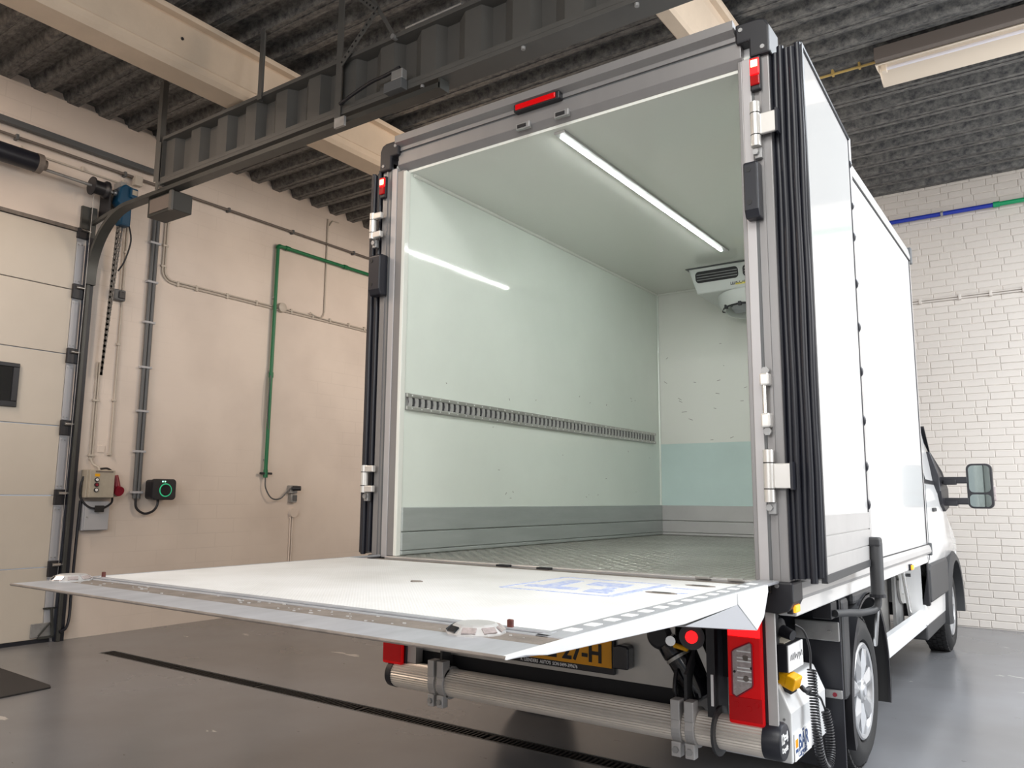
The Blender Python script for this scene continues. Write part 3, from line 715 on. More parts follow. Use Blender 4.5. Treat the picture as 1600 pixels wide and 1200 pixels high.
    for y in (3.185, 3.215): MB().cyl((x+0.012, y, 0.0), (x+0.012, y, 1.06), 0.009, 8).build('conduit', M_wall, t, smooth=True)
    # cream twin conduit along the wall
    t = thing('cable_conduit', (x, 1.38, 4.2), 'cream twin conduit dropping then running level across the left wall', 'conduit')
    for k_, off in ((0, 0), (1, 0.028)):
        pts = [(x+0.015, 1.38+off, 4.24), (x+0.015, 1.38+off, 3.62+off)] + [tuple(p) for p in arc((x+0.015, 1.38+0.13, 3.61+off*0), 0.13-off, PI, 1.5*PI, (0,1,0), (0,0,1), 8)][1:] + [(x+0.015, 6.6, 3.48+off-0.03)]
        MB().tube(pts, 0.009, 8).build('pipe', M_wpipe, t, smooth=True)
    clips(t, [(1.395, 4.12), (1.395, 3.86), (1.39, 3.64)], M_wpipe, 0.06)
    clips(t, [(yy, 3.49) for yy in (1.56, 1.78, 2.16, 2.55, 3.05, 3.38, 3.66, 3.98, 4.26, 4.7)], M_wpipe, 0.06, 'y')
    t = thing('junction_box', (x, 2.9, 3.49), 'round grey junction box beside the green pipe', 'junction box')
    MB().lathe((x, 2.90, 3.505), (1,0,0), [(0,0.058),(0.05,0.056),(0.056,0.045)], 24).build('body', M_wpipe, t, smooth=True)
    t = thing('drop_conduit', (x, 3.57, 3.5), 'thin cream conduit rising from the twin conduit to the roof', 'conduit')
    MB().cyl((x+0.014, 3.565, 3.58), (x+0.014, 3.565, 4.80), 0.010, 8).build('pipe', M_wpipe, t, smooth=True)
    MB().tube(smooth_path([(x+0.014, 3.565, 3.58), (x+0.034, 3.52, 3.51), (x+0.036, 3.42, 3.50), (x+0.036, 3.32, 3.53)]), 0.007).build('flex_end', M_wpipe, t)
    MB().tube(smooth_path([(x+0.014, 3.59, 4.72), (x+0.02, 3.64, 4.79), (x+0.02, 3.74, 4.80)]), 0.007).build('flex_end', M_wpipe, t)
    # dark conduits high on the wall
    t = thing('high_conduit', (x, 2, 4.46), 'dark conduit running the length of the left wall under the roof', 'conduit')
    MB().cyl((x+0.042, -3.0, 4.46), (x+0.042, 6.6, 4.46), 0.014, 8).build('pipe', M_lampdark, t, smooth=True)
    clips(t, [(yy, 4.46) for yy in (-0.1, 0.9, 2.1, 3.0, 4.0, 5.0)], M_gpipe, 0.05, 'y', 0.058)
    t = thing('cable_tray', (x, 0, 4.55), 'dark cable tray along the wall above the sectional door', 'tray')
    MB().box(x+0.03, x+0.09, -3.0, 1.20, 4.545, 4.60).build('channel', M_gpipe, t, bevel=0.004)
    MB().box(x+0.03, x+0.095, 0.98, 1.06, 4.37, 4.47).build('connector_block', M_wpipe, t, bevel=0.006)
    t = thing('thin_conduit', (x, 0, 4.4), 'thin cream conduit between the cable tray and the spring shaft', 'conduit')
    MB().cyl((x+0.012, -3.0, 4.385), (x+0.012, 1.0, 4.365), 0.010, 8).build('pipe', M_wpipe, t, smooth=True)
    clips(t, [(yy, 4.38) for yy in (-0.05, 0.5, 0.9)], M_wpipe, 0.045, 'y')
    # box hanging under the girder end
    t = thing('hanging_box', (-4.4, 0.7, 3.8), 'dark steel box hung under the left end of the girder', 'box')
    MB().box(-4.60, -4.20, 0.62, 0.80, 3.73, 3.90).build('housing', M_gpipe2, t, bevel=0.006)
    MB().box(-4.56, -4.26, 0.614, 0.62, 3.755, 3.88).build('recess_panel', M_lampdark, t)
    MB().box(-4.24, -4.20, 0.60, 0.62, 3.72, 3.90).build('corner_angle', M_girder, t)
build_left_wall_fittings()

# ------------------------------------------------------------------ back wall pipes and ceiling lamp
def build_back_fittings():
    t = thing('blue_pipe', (1.0, YB, 4.46), 'blue pipe on the brick wall joined to a bright green pipe', 'pipe')
    y = YB-0.06
    MB().cyl((-2.0, y, 4.462), (1.50, y, 4.462), 0.024, 14).build('pipe', M_bluepipe, t, smooth=True)
    MB().cyl((1.49, y, 4.462), (6.0, y, 4.462), 0.024, 14).build('green_pipe', M_greenpipe2, t, smooth=True)
    MB().cyl((1.47, y, 4.462), (1.53, y, 4.462), 0.032, 14).build('coupling', M_greenpipe2, t, smooth=True)
    for x in (0.98, 2.0):
        c = MB(); c.cyl((x-0.012, y, 4.462), (x+0.012, y, 4.462), 0.033, 14); c.box(x-0.01, x+0.01, y, YB, 4.455, 4.47)
        c.build('pipe_clip', M_steel, t)
    t = thing('brick_conduit', (1.2, YB, 3.5), 'cream twin conduit clipped level across the brick wall', 'conduit')
    for z in (3.495, 3.52): MB().cyl((-1.5, YB-0.02, z), (6.0, YB-0.02, z), 0.009, 8).build('pipe', M_brick, t, smooth=True)
    for x in (0.70, 1.09, 1.38, 1.68, 2.0): MB().box(x-0.014, x+0.014, YB-0.035, YB, 3.478, 3.538).build('clip', M_brick, t, bevel=0.003)
    t = thing('ceiling_lamp', (1.6, 3.68, 4.82), 'unlit beige fluorescent ceiling lamp near the brick wall', 'lamp')
    x0, x1 = 0.90, 2.55
    zt = zc(3.6)
    MB().box(x0, x1, 3.455, 3.52, zt-0.105, zt+0.003).build('mounting_channel', M_lampdark, t, bevel=0.004)
    # angular reflector: back wing lies flat, front wing hangs down towards the brick wall
    r = MB(); r.prism([(3.52, zt-0.115),(3.56, zt-0.06),(3.72, zt-0.06),(3.86, zt-0.150),(3.855, zt-0.157),(3.72, zt-0.068),(3.565, zt-0.068),(3.525, zt-0.120)], 'x', x0, x1)
    r.build('reflector', M_lampbody, t)
    MB().prism([(3.52, zt-0.115),(3.56, zt-0.06),(3.72, zt-0.06),(3.86, zt-0.150),(3.72, zt-0.10),(3.6, zt-0.12)], 'x', x0-0.006, x0).build('end_cap', M_lampbody, t)
    MB().cyl((x0+0.06, 3.655, zt-0.098), (x1, 3.655, zt-0.098), 0.014, 14).build('tube_lamp', M_tube, t, smooth=True)
    MB().box(x0+0.02, x0+0.06, 3.63, 3.68, zt-0.125, zt-0.068).build('lamp_holder', M_lampbody, t, bevel=0.004)
    t = thing('lamp_conduit', (0.5, 3.62, 4.86), 'thin yellow conduit feeding the ceiling lamp', 'conduit')
    MB().cyl((-0.4, 3.62, zt-0.035), (x0, 3.62, zt-0.035), 0.011, 8).build('pipe', M_wirey, t, smooth=True)
    for x in (0.55, 0.76): MB().box(x-0.008, x+0.008, 3.60, 3.64, zt-0.05, zt+0.0).build('clip', M_wirey, t)
build_back_fittings()

# ------------------------------------------------------------------ floor drain and mat
def build_floor_things():
    t = thing('floor_drain', (-2, 0.64, 0), 'long dark drain channel with iron grates in the grey floor', 'drain')
    f = MB()
    f.box(-4.75, 2.2, 0.575, 0.583, -0.05, 0.001); f.box(-4.75, 2.2, 0.697, 0.705, -0.05, 0.001); f.box(-4.75, -4.742, 0.583, 0.697, -0.05, 0.001)
    f.build('channel_frame', M_gpipe, t)
    MB().box(-4.742, 2.2, 0.583, 0.697, -0.055, -0.05).build('channel_bed', M_pit, t)
    L = 0.99; x = -4.74
    while x < 2.15:
        x1 = min(x+L, 2.19)
        g = MB(); g.box(x+0.004, x1-0.004, 0.585, 0.597, -0.02, -0.001); g.box(x+0.004, x1-0.004, 0.683, 0.695, -0.02, -0.001)
        g.box(x+0.004, x+0.03, 0.597, 0.683, -0.02, -0.001)
        k = x+0.05
        while k < x1-0.02:
            g.box(k, k+0.013, 0.597, 0.683, -0.02, -0.002); k += 0.030
        g.build('grate', M_grate, t)
        x = x1
    def rounded(pts): return pts
    m = MB(); m.prism([(-5.3,-0.16),(-3.86,-0.225),(-3.80,-0.25),(-3.79,-0.30),(-3.76,-0.66),(-3.80,-1.4),(-5.3,-1.4)], 'z', 0.0, 0.012)
    tag(m.build('floor_mat', M_mat, bevel=0.004), 'dark grey rubber-backed mat lying on the floor by the sectional door', 'mat')
build_floor_things()

# ------------------------------------------------------------------ the box truck
T = thing('box_truck', (0, 1.7, 0), 'white refrigerated box truck with open rear and lowered tail lift', 'truck')
ZF, ZT = 1.0, 3.06        # cargo floor and cargo ceiling
XI = 0.90                 # half width of the cargo room on the left (lining face)
YF = 3.20                 # bulkhead face

def build_cargo_box():
    # outer skin
    MB().box(1.025, 1.055, 0.03, 3.46, 0.965, 3.15).build('side_panel', M_white, T, bevel=0.003)
    MB().box(-1.055, -1.025, 0.03, 3.46, 0.965, 3.15).build('side_panel', M_white, T, bevel=0.003)
    MB().box(-1.05, 1.05, 0.03, 3.46, 3.12, 3.185).build('roof', M_white, T, bevel=0.004)
    MB().box(-1.05, 1.05, 3.42, 3.46, 0.96, 3.15).build('front_panel', M_white, T)
    # lining
    MB().box(-1.025, -XI, 0.02, YF+0.2, ZF, ZT).build('cargo_wall', M_cargo, T)
    rw = MB().box(0.96, 1.025, 0.05, YF+0.2, ZF, ZT).build('cargo_wall', M_cargo, T)
    fp = MB().box(-XI, 0.96, YF, YF+0.2, ZF, ZT).build('bulkhead', M_cargoc, T)
    MB().box(-XI+0.004, 0.955, YF-0.004, YF, 1.245, 1.755).build('blue_liner', M_cargo_blue, fp)
    MB().box(-1.02, 1.02, 0.02, YF+0.2, ZT, ZT+0.06).build('cargo_ceiling', M_cargoc, T)
    # cove strips in the corners
    MB().tube([(-XI+0.004, 0.05, ZT-0.004), (-XI+0.004, YF, ZT-0.004)], 0.012, 8).build('corner_cove', M_cargoc, T)
    MB().tube([(-XI+0.004, YF-0.004, ZF), (-XI+0.004, YF-0.004, ZT)], 0.010, 8).build('corner_cove', M_cargo, T)
    MB().tube([(-XI, YF-0.004, ZT-0.004), (0.96, YF-0.004, ZT-0.004)], 0.012, 8).build('corner_cove', M_cargoc, T)
    # scuffs on the lining
    rnd = random.Random(3)
    sc = MB()
    for i in range(22):
        y, z = rnd.uniform(0.1, 3.1), rnd.uniform(1.27, 2.1)
        l, a = rnd.uniform(0.004, 0.018), rnd.uniform(-1, 1)
        sc.obox((-XI+0.0005, y, z), (0, math.cos(a), math.sin(a)), (0, -math.sin(a), math.cos(a)), (1, 0, 0), l/2, 0.0012, 0.0006)
    for i in range(16):
        xx, z = rnd.uniform(-0.85, -0.1), rnd.uniform(1.77, 2.6)
        l, a = rnd.uniform(0.01, 0.045), rnd.uniform(-0.7, 0.7)
        sc.obox((xx, YF-0.0005, z), (math.cos(a), 0, math.sin(a)), (-math.sin(a), 0, math.cos(a)), (0, 1, 0), l/2, 0.0016, 0.0006)
    so = sc.build('scuff_marks', M_lampdark, T); so['kind'] = 'stuff'
    # kick planks
    for (z0, z1) in ((1.004, 1.024), (1.026, 1.118), (1.122, 1.245)):
        MB().box(-XI, -XI+0.018, 0.015, YF, z0, z1).build('kick_plank', M_alukick, T, bevel=0.004)
        MB().box(-XI+0.018, 0.955, YF-0.018, YF-0.004, z0, z1).build('kick_plank', M_alulight, T, bevel=0.004)
    # floor with raised five-bar tread
    fl = MB().box(-XI, 0.96, 0.0, YF, 0.90, ZF).build('cargo_floor', M_tread, T)
    tr = MB(); p = 0.042
    for i in range(int(1.84/p)):
        for j in range(int(3.16/p)):
            a = PI/4 if (i+j) % 2 else -PI/4
            cx, cy = -XI+0.03+i*p, 0.03+j*p
            d = Vector((math.cos(a), math.sin(a), 0)); n = Vector((-d.y, d.x, 0)); c = Vector((cx, cy, ZF))
            tr.add([c-d*0.019, c+n*0.005, c+d*0.019, c-n*0.005, c+Vector((0,0,0.0024))-d*0.006, c+Vector((0,0,0.0024))+d*0.006],
                   [(0,1,4),(1,5,4),(1,2,5),(2,3,5),(3,4,5),(3,0,4)])
    to = tr.build('tread_bars', M_tread, fl); to['kind'] = 'stuff'
    # lashing rail with slots on the left wall
    y0, y1, zb, zt = 0.03, 3.10, 1.752, 1.842
    rl = MB().box(-XI, -XI+0.004, y0, y1, zb, zt).build('lashing_rail', M_steel, T)
    for a, b in ((zb, zb+0.022), (zt-0.022, zt)):
        MB().box(-XI+0.004, -XI+0.014, y0, y1, a, b).build('rail_flange', M_stain, rl, bevel=0.003)
    MB().box(-XI+0.0042, -XI+0.006, y0+0.02, y1-0.02, zb+0.022, zt-0.022).build('slot_recess', M_dgrey, rl)
    n = 62
    for i in range(n):
        y = y0+0.03+(y1-y0-0.06)*i/(n-1)
        b = MB(); b.prism([(y-0.013, zb+0.022),(y+0.009, zb+0.022),(y+0.013, zb+0.03),(y+0.013, zt-0.03),(y+0.009, zt-0.022),(y-0.013, zt-0.022),(y-0.008, (zb+zt)/2)], 'x', -XI+0.006, -XI+0.013)
        b.build('slot_web', M_alulight, rl)
    rv = MB()
    for i in range(40):
        y = y0+0.04+(y1-y0-0.08)*i/39
        for z in (zb+0.011, zt-0.011): rv.cyl((-XI+0.014, y, z), (-XI+0.0165, y, z), 0.004, 6)
    r = rv.build('rail_rivets', M_sticker, rl); r['kind'] = 'stuff'
    # LED strip on the ceiling
    ls = MB().box(0.012, 0.072, 0.05, 2.30, ZT-0.014, ZT).build('strip_light', M_alu, T, bevel=0.003)
    for i in range(7):
        a = 0.09+i*0.312
        MB().box(0.022, 0.038, a, a+0.298, ZT-0.019, ZT-0.010).build('led_lens', M_led, ls, bevel=0.004)
    # rooftop cooler unit in the front corner of the cargo room
    c = MB()
    def ring(y, xl, xr, z): return [(xl, y, ZT), (xr, y, ZT), (xr-0.05, y, z), (xl+0.05, y, z)]
    A = [(-0.37, 2.62, ZT), (0.44, 2.62, ZT), (0.39, 2.66, 2.865), (-0.32, 2.66, 2.865)]
    B = [(-0.37, YF, ZT), (0.44, YF, ZT), (0.34, YF, 2.80), (-0.27, YF, 2.80)]
    c.add(A+B, [(0,1,2,3), (4,7,6,5), (0,4,5,1), (1,5,6,2), (2,6,7,3), (3,7,4,0)])
    cu = c.build('cooler_unit', M_coolwhite, T, bevel=0.01)
    MB().box(-0.385, 0.455, 2.60, 3.18, ZT-0.006, ZT-0.0005).build('mounting_flange', M_gpipe, cu)
    def rrect(x0, x1, z0, z1, r, n=5):
        out = []
        for cx, cz, a in ((x1-r, z1-r, 0), (x0+r, z1-r, PI/2), (x0+r, z0+r, PI), (x1-r, z0+r, 1.5*PI)):
            out += [(cx+math.cos(a+PI/2*i/n)*r, cz+math.sin(a+PI/2*i/n)*r) for i in range(n+1)]
        return out
    def on_front(pts, off):   # sheared to lie on the slightly raked front face
        return [Vector((x, 2.62+(ZT-z)/(ZT-2.865)*0.04-off, z)) for x, z in pts]
    for x0, x1 in ((-0.318, 0.018), (0.052, 0.36)):
        a = on_front(rrect(x0, x1, 2.945, 3.03, 0.028), 0.002); n = len(a)
        g = MB(); g.add(a + [v+Vector((0,0.004,0)) for v in a], [tuple(range(n))]+[(i,(i+1)%n,(i+1)%n+n,i+n) for i in range(n)])
        go = g.build('air_grille', M_ink, cu)
        for z in (2.965, 2.985, 3.005):
            yv = 2.62+(ZT-z)/(ZT-2.865)*0.04
            MB().box(x0+0.012, x1-0.008, yv-0.006, yv-0.002, z-0.002, z+0.0025).build('grille_bar', M_steel, go)
    text('KONVEKTA', 0.034, on_front([(-0.012, 2.902)], 0.003)[0], (1,0,0), (0,0,1), M_gpipe, cu, 'brand_lettering', sx=1.25, bold=0.0006)
    yb = on_front([(-0.07, 2.9)], 0.001)[0]
    MB().box(-0.012, 0.27, yb.y-0.0012, yb.y+0.0012, 2.895, 2.928).build('yellow_label', M_labely, cu)
    MB().box(-0.048, -0.018, yb.y-0.003, yb.y+0.001, 2.898, 2.926).build('logo_frame', M_gpipe, cu)
    MB().box(-0.043, -0.036, yb.y-0.004, yb.y, 2.903, 2.921).build('logo_mark', M_sticker, cu)
    MB().box(-0.030, -0.024, yb.y-0.004, yb.y, 2.903, 2.921).build('logo_mark', M_sticker, cu)
    MB().lathe((0.02, 2.90, 2.835), (0,-0.12,-1), [(0,0.25),(0.035,0.24),(0.095,0.205),(0.10,0.185),(0.05,0.17),(0.02,0.16)], 36).build('fan_shroud', M_coolwhite, cu, smooth=True)
    MB().lathe((0.02, 2.895, 2.79), (0,-0.12,-1), [(0,0.158),(0.006,0.158)], 30).build('fan_opening', M_ink, cu)
    fb = MB()
    for k in range(5):
        a = k*2*PI/5+0.4
        fb.obox((0.02+math.cos(a)*0.09, 2.89+math.sin(a)*0.09, 2.768), (math.cos(a), math.sin(a), 0), (-math.sin(a), math.cos(a), 0.45), (0, 0, 1), 0.065, 0.045, 0.003)
    fb.build('fan_blades', M_boxgrey, cu)
    MB().tube([(0.02+math.cos(a)*0.20, 2.885+math.sin(a)*0.20, 2.755) for a in [PI+0.1+i*PI/14*0.95 for i in range(15)]], 0.007, 8).build('drain_cable', M_black, cu)
    for a in (PI+0.15, PI+0.8, PI+1.5, PI+2.2):
        MB().box(0.02+math.cos(a)*0.20-0.012, 0.02+math.cos(a)*0.20+0.012, 2.885+math.sin(a)*0.20-0.012, 2.885+math.sin(a)*0.20+0.012, 2.740, 2.772).build('cable_clip', M_black, cu, bevel=0.003)
build_cargo_box()

def build_rear_frame():
    # posts: stepped aluminium profiles
    for s in (-1, 1):
        p = MB()
        p.box(s*1.0, s*1.072, -0.01, 0.06, 0.93, 3.13)
        p.build('rear_post', M_post, T, bevel=0.004)
        q = MB(); q.box(s*0.962, s*1.0, -0.015, 0.05, 0.99, 3.09); q.build('post_face', M_facealu, T, bevel=0.003)
        MB().box(s*0.998, s*1.010, -0.014, 0.0, 0.96, 3.10).build('post_channel', M_gpipe, T)
        MB().box(s*1.030, s*1.040, -0.016, 0.0, 0.96, 3.10).build('post_ridge', M_post, T)
    # inner jambs
    MB().box(-0.962, -0.905, -0.012, 0.13, ZF, 3.07).build('jamb', M_post, T, bevel=0.003)
    MB().box(-0.915, -0.893, -0.016, 0.02, ZF, 3.06).build('jamb_strip', M_cargoc, T, bevel=0.003)
    MB().box(0.945, 0.962, -0.012, 0.10, ZF, 3.09).build('jamb', M_post, T, bevel=0.003)
    # header: three stepped mouldings, gutter lip on top
    MB().box(-0.96, 0.96, -0.010, 0.08, 3.105, 3.175).build('header_beam', M_post, T, bevel=0.003)
    MB().prism([(-0.012, 3.185),(-0.012, 3.205),(-0.045, 3.222),(-0.045, 3.262),(-0.030, 3.262),(0.06, 3.24),(0.06, 3.185)], 'x', -0.96, 0.94).build('header_gutter', M_post, T)
    MB().box(-0.96, 0.96, -0.004, 0.06, 3.172, 3.188).build('header_groove', M_gpipe, T)
    MB().prism([(-0.010, 3.105),(0.015, 3.075),(0.13, 3.06),(0.13, 3.12),(0.0, 3.12)], 'x', -0.965, 0.962).build('header_soffit', M_post, T)
    for x in (-0.55, 0.15, 0.5): MB().lathe((x, 0.0, 3.262), (0,0,1), [(0,0.010),(0.012,0.008),(0.018,0.004)], 8).build('gutter_bolt', M_steel, T)
    for x in (-0.12, 0.10):
        k = MB(); k.box(x-0.04, x+0.04, -0.028, -0.008, 3.085, 3.118); 
        lk = k.build('latch_keeper', M_steel, T, bevel=0.003)
        MB().box(x-0.03, x+0.02, -0.032, -0.027, 3.092, 3.108).build('keeper_recess', M_ink, lk)
    # corner caps
    for s in (-1, 1):
        pts = [(s*0.945, 3.16),(s*0.945, 3.245),(s*1.04, 3.245),(s*1.068, 3.235),(s*1.083, 3.205),(s*1.083, 3.085),(s*1.0, 3.085),(s*1.0, 3.16)]
        o = MB().prism(pts, 'y', -0.03, 0.10).build('corner_cap', M_black, T, bevel=0.008)
        for a, b in ((s*0.968, 3.215), (s*1.055, 3.115)): MB().lathe((a, -0.03, b), (0,-1,0), [(0,0.010),(0.004,0.009)], 10).build('cap_screw', M_steel, o)
    pts = [(0.93, 0.985),(1.005, 0.985),(1.005, 1.0),(1.085, 1.0),(1.085, 0.93),(1.065, 0.895),(1.03, 0.885),(0.93, 0.895)]
    o = MB().prism([(0.935, 0.96),(1.005, 0.96),(1.005, 1.0),(1.088, 1.0),(1.088, 0.93),(1.07, 0.895),(1.03, 0.882),(0.935, 0.892)], 'y', -0.03, 0.10).build('corner_cap', M_black, T, bevel=0.008)
    for a, b in ((1.03, 0.985), (0.955, 0.905)): MB().lathe((a, -0.03, b), (0,-1,0), [(0,0.009),(0.004,0.008)], 10).build('cap_screw', M_steel, o)
    MB().prism([(-1.085, 1.0),(-1.0, 1.0),(-1.0, 0.97),(-0.95, 0.97),(-0.95, 0.90),(-1.05, 0.89),(-1.085, 0.92)], 'y', -0.03, 0.10).build('corner_cap', M_black, T, bevel=0.008)
    # sill
    MB().box(-0.96, 0.96, -0.03, 0.03, 0.93, 0.998).build('sill', M_alu, T, bevel=0.004)
    MB().prism([(-0.055, 0.945),(-0.03, 0.975),(0.0, 0.995),(0.0, 0.93),(-0.055, 0.93)], 'x', -0.95, 0.95).build('sill_nosing', M_scuff, T)
    for x in (-0.20, 0.02): MB().box(x-0.03, x+0.035, -0.06, -0.01, 0.965, 0.997).build('sill_recess', M_ink, T)
    for x in (0.75, 0.88): MB().box(x-0.03, x+0.03, -0.05, -0.015, 0.992, 1.004).build('sill_latch', M_stain, T, bevel=0.003)
    # light units on the frame
    def side_light(s, xc, z0, z1, yf):
        b = MB().box(xc-0.022, xc+0.022, yf-0.022, yf, z0, z1).build('marker_lamp', M_black, T, bevel=0.006)
        MB().box(xc-0.019, xc+0.019, yf-0.030, yf-0.020, z0+0.02, z0+0.062).build('dark_lens', M_reddark, b, bevel=0.004)
        MB().box(xc-0.019, xc+0.019, yf-0.030, yf-0.020, z0+0.064, z1-0.012).build('lit_lens', M_redlit, b, bevel=0.004)
        MB().box(xc-0.013, xc+0.013, yf-0.033, yf-0.029, z1-0.05, z1-0.022).build('lit_core', M_redhot, b)
    side_light(1, 1.022, 2.935, 3.082, -0.012)
    side_light(-1, -1.052, 2.93, 3.055, -0.012)
    b = MB().box(-0.165, 0.10, -0.045, -0.005, 3.172, 3.212).build('brake_lamp', M_black, T, bevel=0.006)
    MB().box(-0.150, 0.080, -0.052, -0.043, 3.178, 3.206).build('red_lens', M_red, b, bevel=0.004)
    lr = MB()
    for i in range(24): lr.box(-0.145+i*0.0092, -0.140+i*0.0092, -0.0535, -0.051, 3.189, 3.194)
    lr.build('led_row', M_red, b)
    # buffers
    for x0, x1, z0, z1, s in ((0.972, 1.03, 2.395, 2.625, 1), (-1.10, -1.015, 2.375, 2.60, -1)):
        b = MB().prism([(-0.012, z0),(-0.06, z0+0.0),(-0.075, z0+0.03),(-0.075, z1-0.01),(-0.065, z1),(-0.012, z1)], 'x', x0, x1).build('rubber_buffer', M_rubber, T, bevel=0.006)
        xm = x0+0.022 if s > 0 else x1-0.062
        for z in (z0+0.06, z1-0.035): MB().cyl((xm, -0.0752, z), (xm, -0.0765, z), 0.011, 12).build('bolt_hole', M_ink, b)
    # hinges
    def hinge(s, xb, z0, z1, style):
        h = z1-z0
        b = MB()
        if style == 'open':       # knuckles with a long bright pin
            e = b.box(xb-0.018, xb+0.018, -0.055, -0.012, z0+0.015, z0+0.07).build('hinge', M_hinge, T, bevel=0.007)
            MB().box(xb-0.018, xb+0.018, -0.055, -0.012, z1-0.06, z1-0.012).build('hinge_knuckle', M_hinge, e, bevel=0.007)
            MB().cyl((xb-0.004, -0.04, z0+0.05), (xb-0.004, -0.04, z1-0.04), 0.008, 12).build('hinge_pin', M_chrome, e, smooth=True)
            for z in (z0, z1-0.002): MB().lathe((xb+0.002, -0.03, z), (0,-1,0), [(0,0.016),(0.012,0.016)], 6).build('hinge_nut', M_steel, e)
            return
        k = h/4
        e = b.cyl((xb, -0.045, z0), (xb, -0.045, z1), 0.02, 16).build('hinge', M_hinge, T, smooth=True)
        for z in (z0+k*1.0, z1-k*1.0): MB().cyl((xb, -0.045, z-0.002), (xb, -0.045, z+0.002), 0.0205, 16).build('knuckle_gap', M_ink, e)
        if style == 'leaf':
            MB().box(xb+0.0, xb+s*0.085, -0.045, -0.030, z0+k*1.05, z1-k*1.05).build('door_leaf', M_hinge, e, bevel=0.004)
            MB().box(xb+s*0.078, xb+s*0.088, -0.05, -0.012, z0+k*0.95, z1-k*0.95).build('leaf_edge', M_rubber, e)
        else:
            for a, c in ((z0+0.002, z0+k*1.0), (z1-k*1.0, z1-0.002)):
                MB().box(xb, xb-s*0.07, -0.06, -0.035, a, c).build('frame_leaf', M_hinge, e, bevel=0.004)
        MB().box(xb-0.012, xb+0.018, -0.035, -0.012, z0-0.045, z0).build('hinge_foot', M_steel, e, bevel=0.003)
        MB().lathe((xb-s*0.004, -0.036, z0-0.02), (0,-1,0), [(0,0.013),(0.012,0.013)], 6).build('hinge_nut', M_steel, e)
    hinge(1, 1.020, 2.69, 2.875, 'leaf')
    hinge(1, 1.018, 1.555, 1.79, 'open')
    hinge(1, 1.022, 1.29, 1.485, 'leaf')
    hinge(-1, -1.105, 2.70, 2.845, 'frame')
    hinge(-1, -1.105, 1.32, 1.462, 'frame')
build_rear_frame()

def build_rear_door(s):
    # door leaf folded back along the side, leaning in slightly towards the front
    a0, b0 = Vector((1.098, 0.03, 0)), Vector((1.186, 0.03, 0))
    a1, b1 = Vector((1.060, 1.04, 0)), Vector((1.146, 1.04, 0))
    z0, z1 = 1.005, 3.105
    m = MB(); q = [a0, b0, b1, a1]
    m.add([(s*p.x, p.y, z0) for p in q] + [(s*p.x, p.y, z1) for p in q], [(0,1,2,3),(4,7,6,5),(0,4,5,1),(1,5,6,2),(2,6,7,3),(3,7,4,0)])
    d = m.build('rear_door', M_white, T, bevel=0.003)
    dirn = (b1-b0).normalized(); nrm = Vector((dirn.y, -dirn.x, 0))
    def P(t, off, z): p = b0 + dirn*t + nrm*off; return (s*p.x, p.y, z)
    # ribbed rubber seals on the closing edge
    n = 6
    for i in range(n):
        x = 1.066 + i*0.0225
        pts = []
        za, zb = z0 - (0.02 if i == 4 else 0.0) + i*0.003, z1 - 0.01*math.sin(i*2.1) + (0.03 if i == 0 else 0)
        for k in range(12):
            t = k/11; pts.append((s*(x+0.0015*math.sin(k*1.7+i)), 0.012+0.012*(i % 2), za+(zb-za)*t))
        MB().tube(pts, 0.0135, 10).build('seal_rib', M_rubber, d, smooth=True)
    MB().box(s*1.06, s*1.19, 0.018, 0.04, z0+0.01, z1-0.02).build('seal_backing', M_rubber, d)
    # dark rim round the leaf: near edge, top edge and foot
    e = MB(); e.bar(P(0.0, 0.002, z0), P(0.0, 0.002, z1), 0.016, 0.016, (0,1,0)); e.build('edge_trim', M_rubber, d)
    e = MB(); e.bar(P(0.0, 0.0, z1+0.006), P(1.01, 0.0, z1+0.006), 0.016, 0.014); e.build('edge_trim', M_rubber, d)
    e = MB(); e.bar(P(0.0, 0.0, z0+0.008), P(1.0, 0.0, z0+0.008), 0.022, 0.03); e.build('foot_seal', M_dgrey, d)
    # aluminium kick planks
    for (za, zb) in ((1.022, 1.09), (1.094, 1.165), (1.169, 1.245)):
        m = MB(); c = [P(0.02, 0.0, 0), P(1.0, 0.0, 0), P(1.0, 0.006, 0), P(0.02, 0.006, 0)]
        m.add([(p[0], p[1], za) for p in c]+[(p[0], p[1], zb) for p in c], [(0,3,2,1),(4,5,6,7),(0,1,5,4),(1,2,6,5),(2,3,7,6),(3,0,4,7)])
        m.build('kick_plank', M_alulight, d, bevel=0.002)
    # bumpy gasket along the free edge and the light profile beyond it
    g = MB(); g.bar(P(1.012, -0.004, z0+0.02), P(1.012, -0.004, z1), 0.014, 0.014, (0,1,0)); g.build('edge_gasket', M_rubber, d)
    for z in (2.98, 2.76, 2.60, 2.36, 2.14, 1.92, 1.68, 1.46, 1.28):
        h = 0.028 if z < 2.7 else 0.022
        MB().lathe(P(1.020, 0.0, z-h), (0,0,1), [(0,0.002),(h*0.5,0.011),(h,0.014),(h*1.5,0.011),(h*2,0.002)], 10).build('gasket_bulge', M_rubber, d, smooth=True)
    p = MB(); p.bar(P(1.05, -0.012, z0+0.06), P(1.05, -0.012, z1+0.03), 0.030, 0.045, (0,1,0)); p.build('edge_profile', M_alulight, d, bevel=0.003)
    return d
build_rear_door(1); build_rear_door(-1)

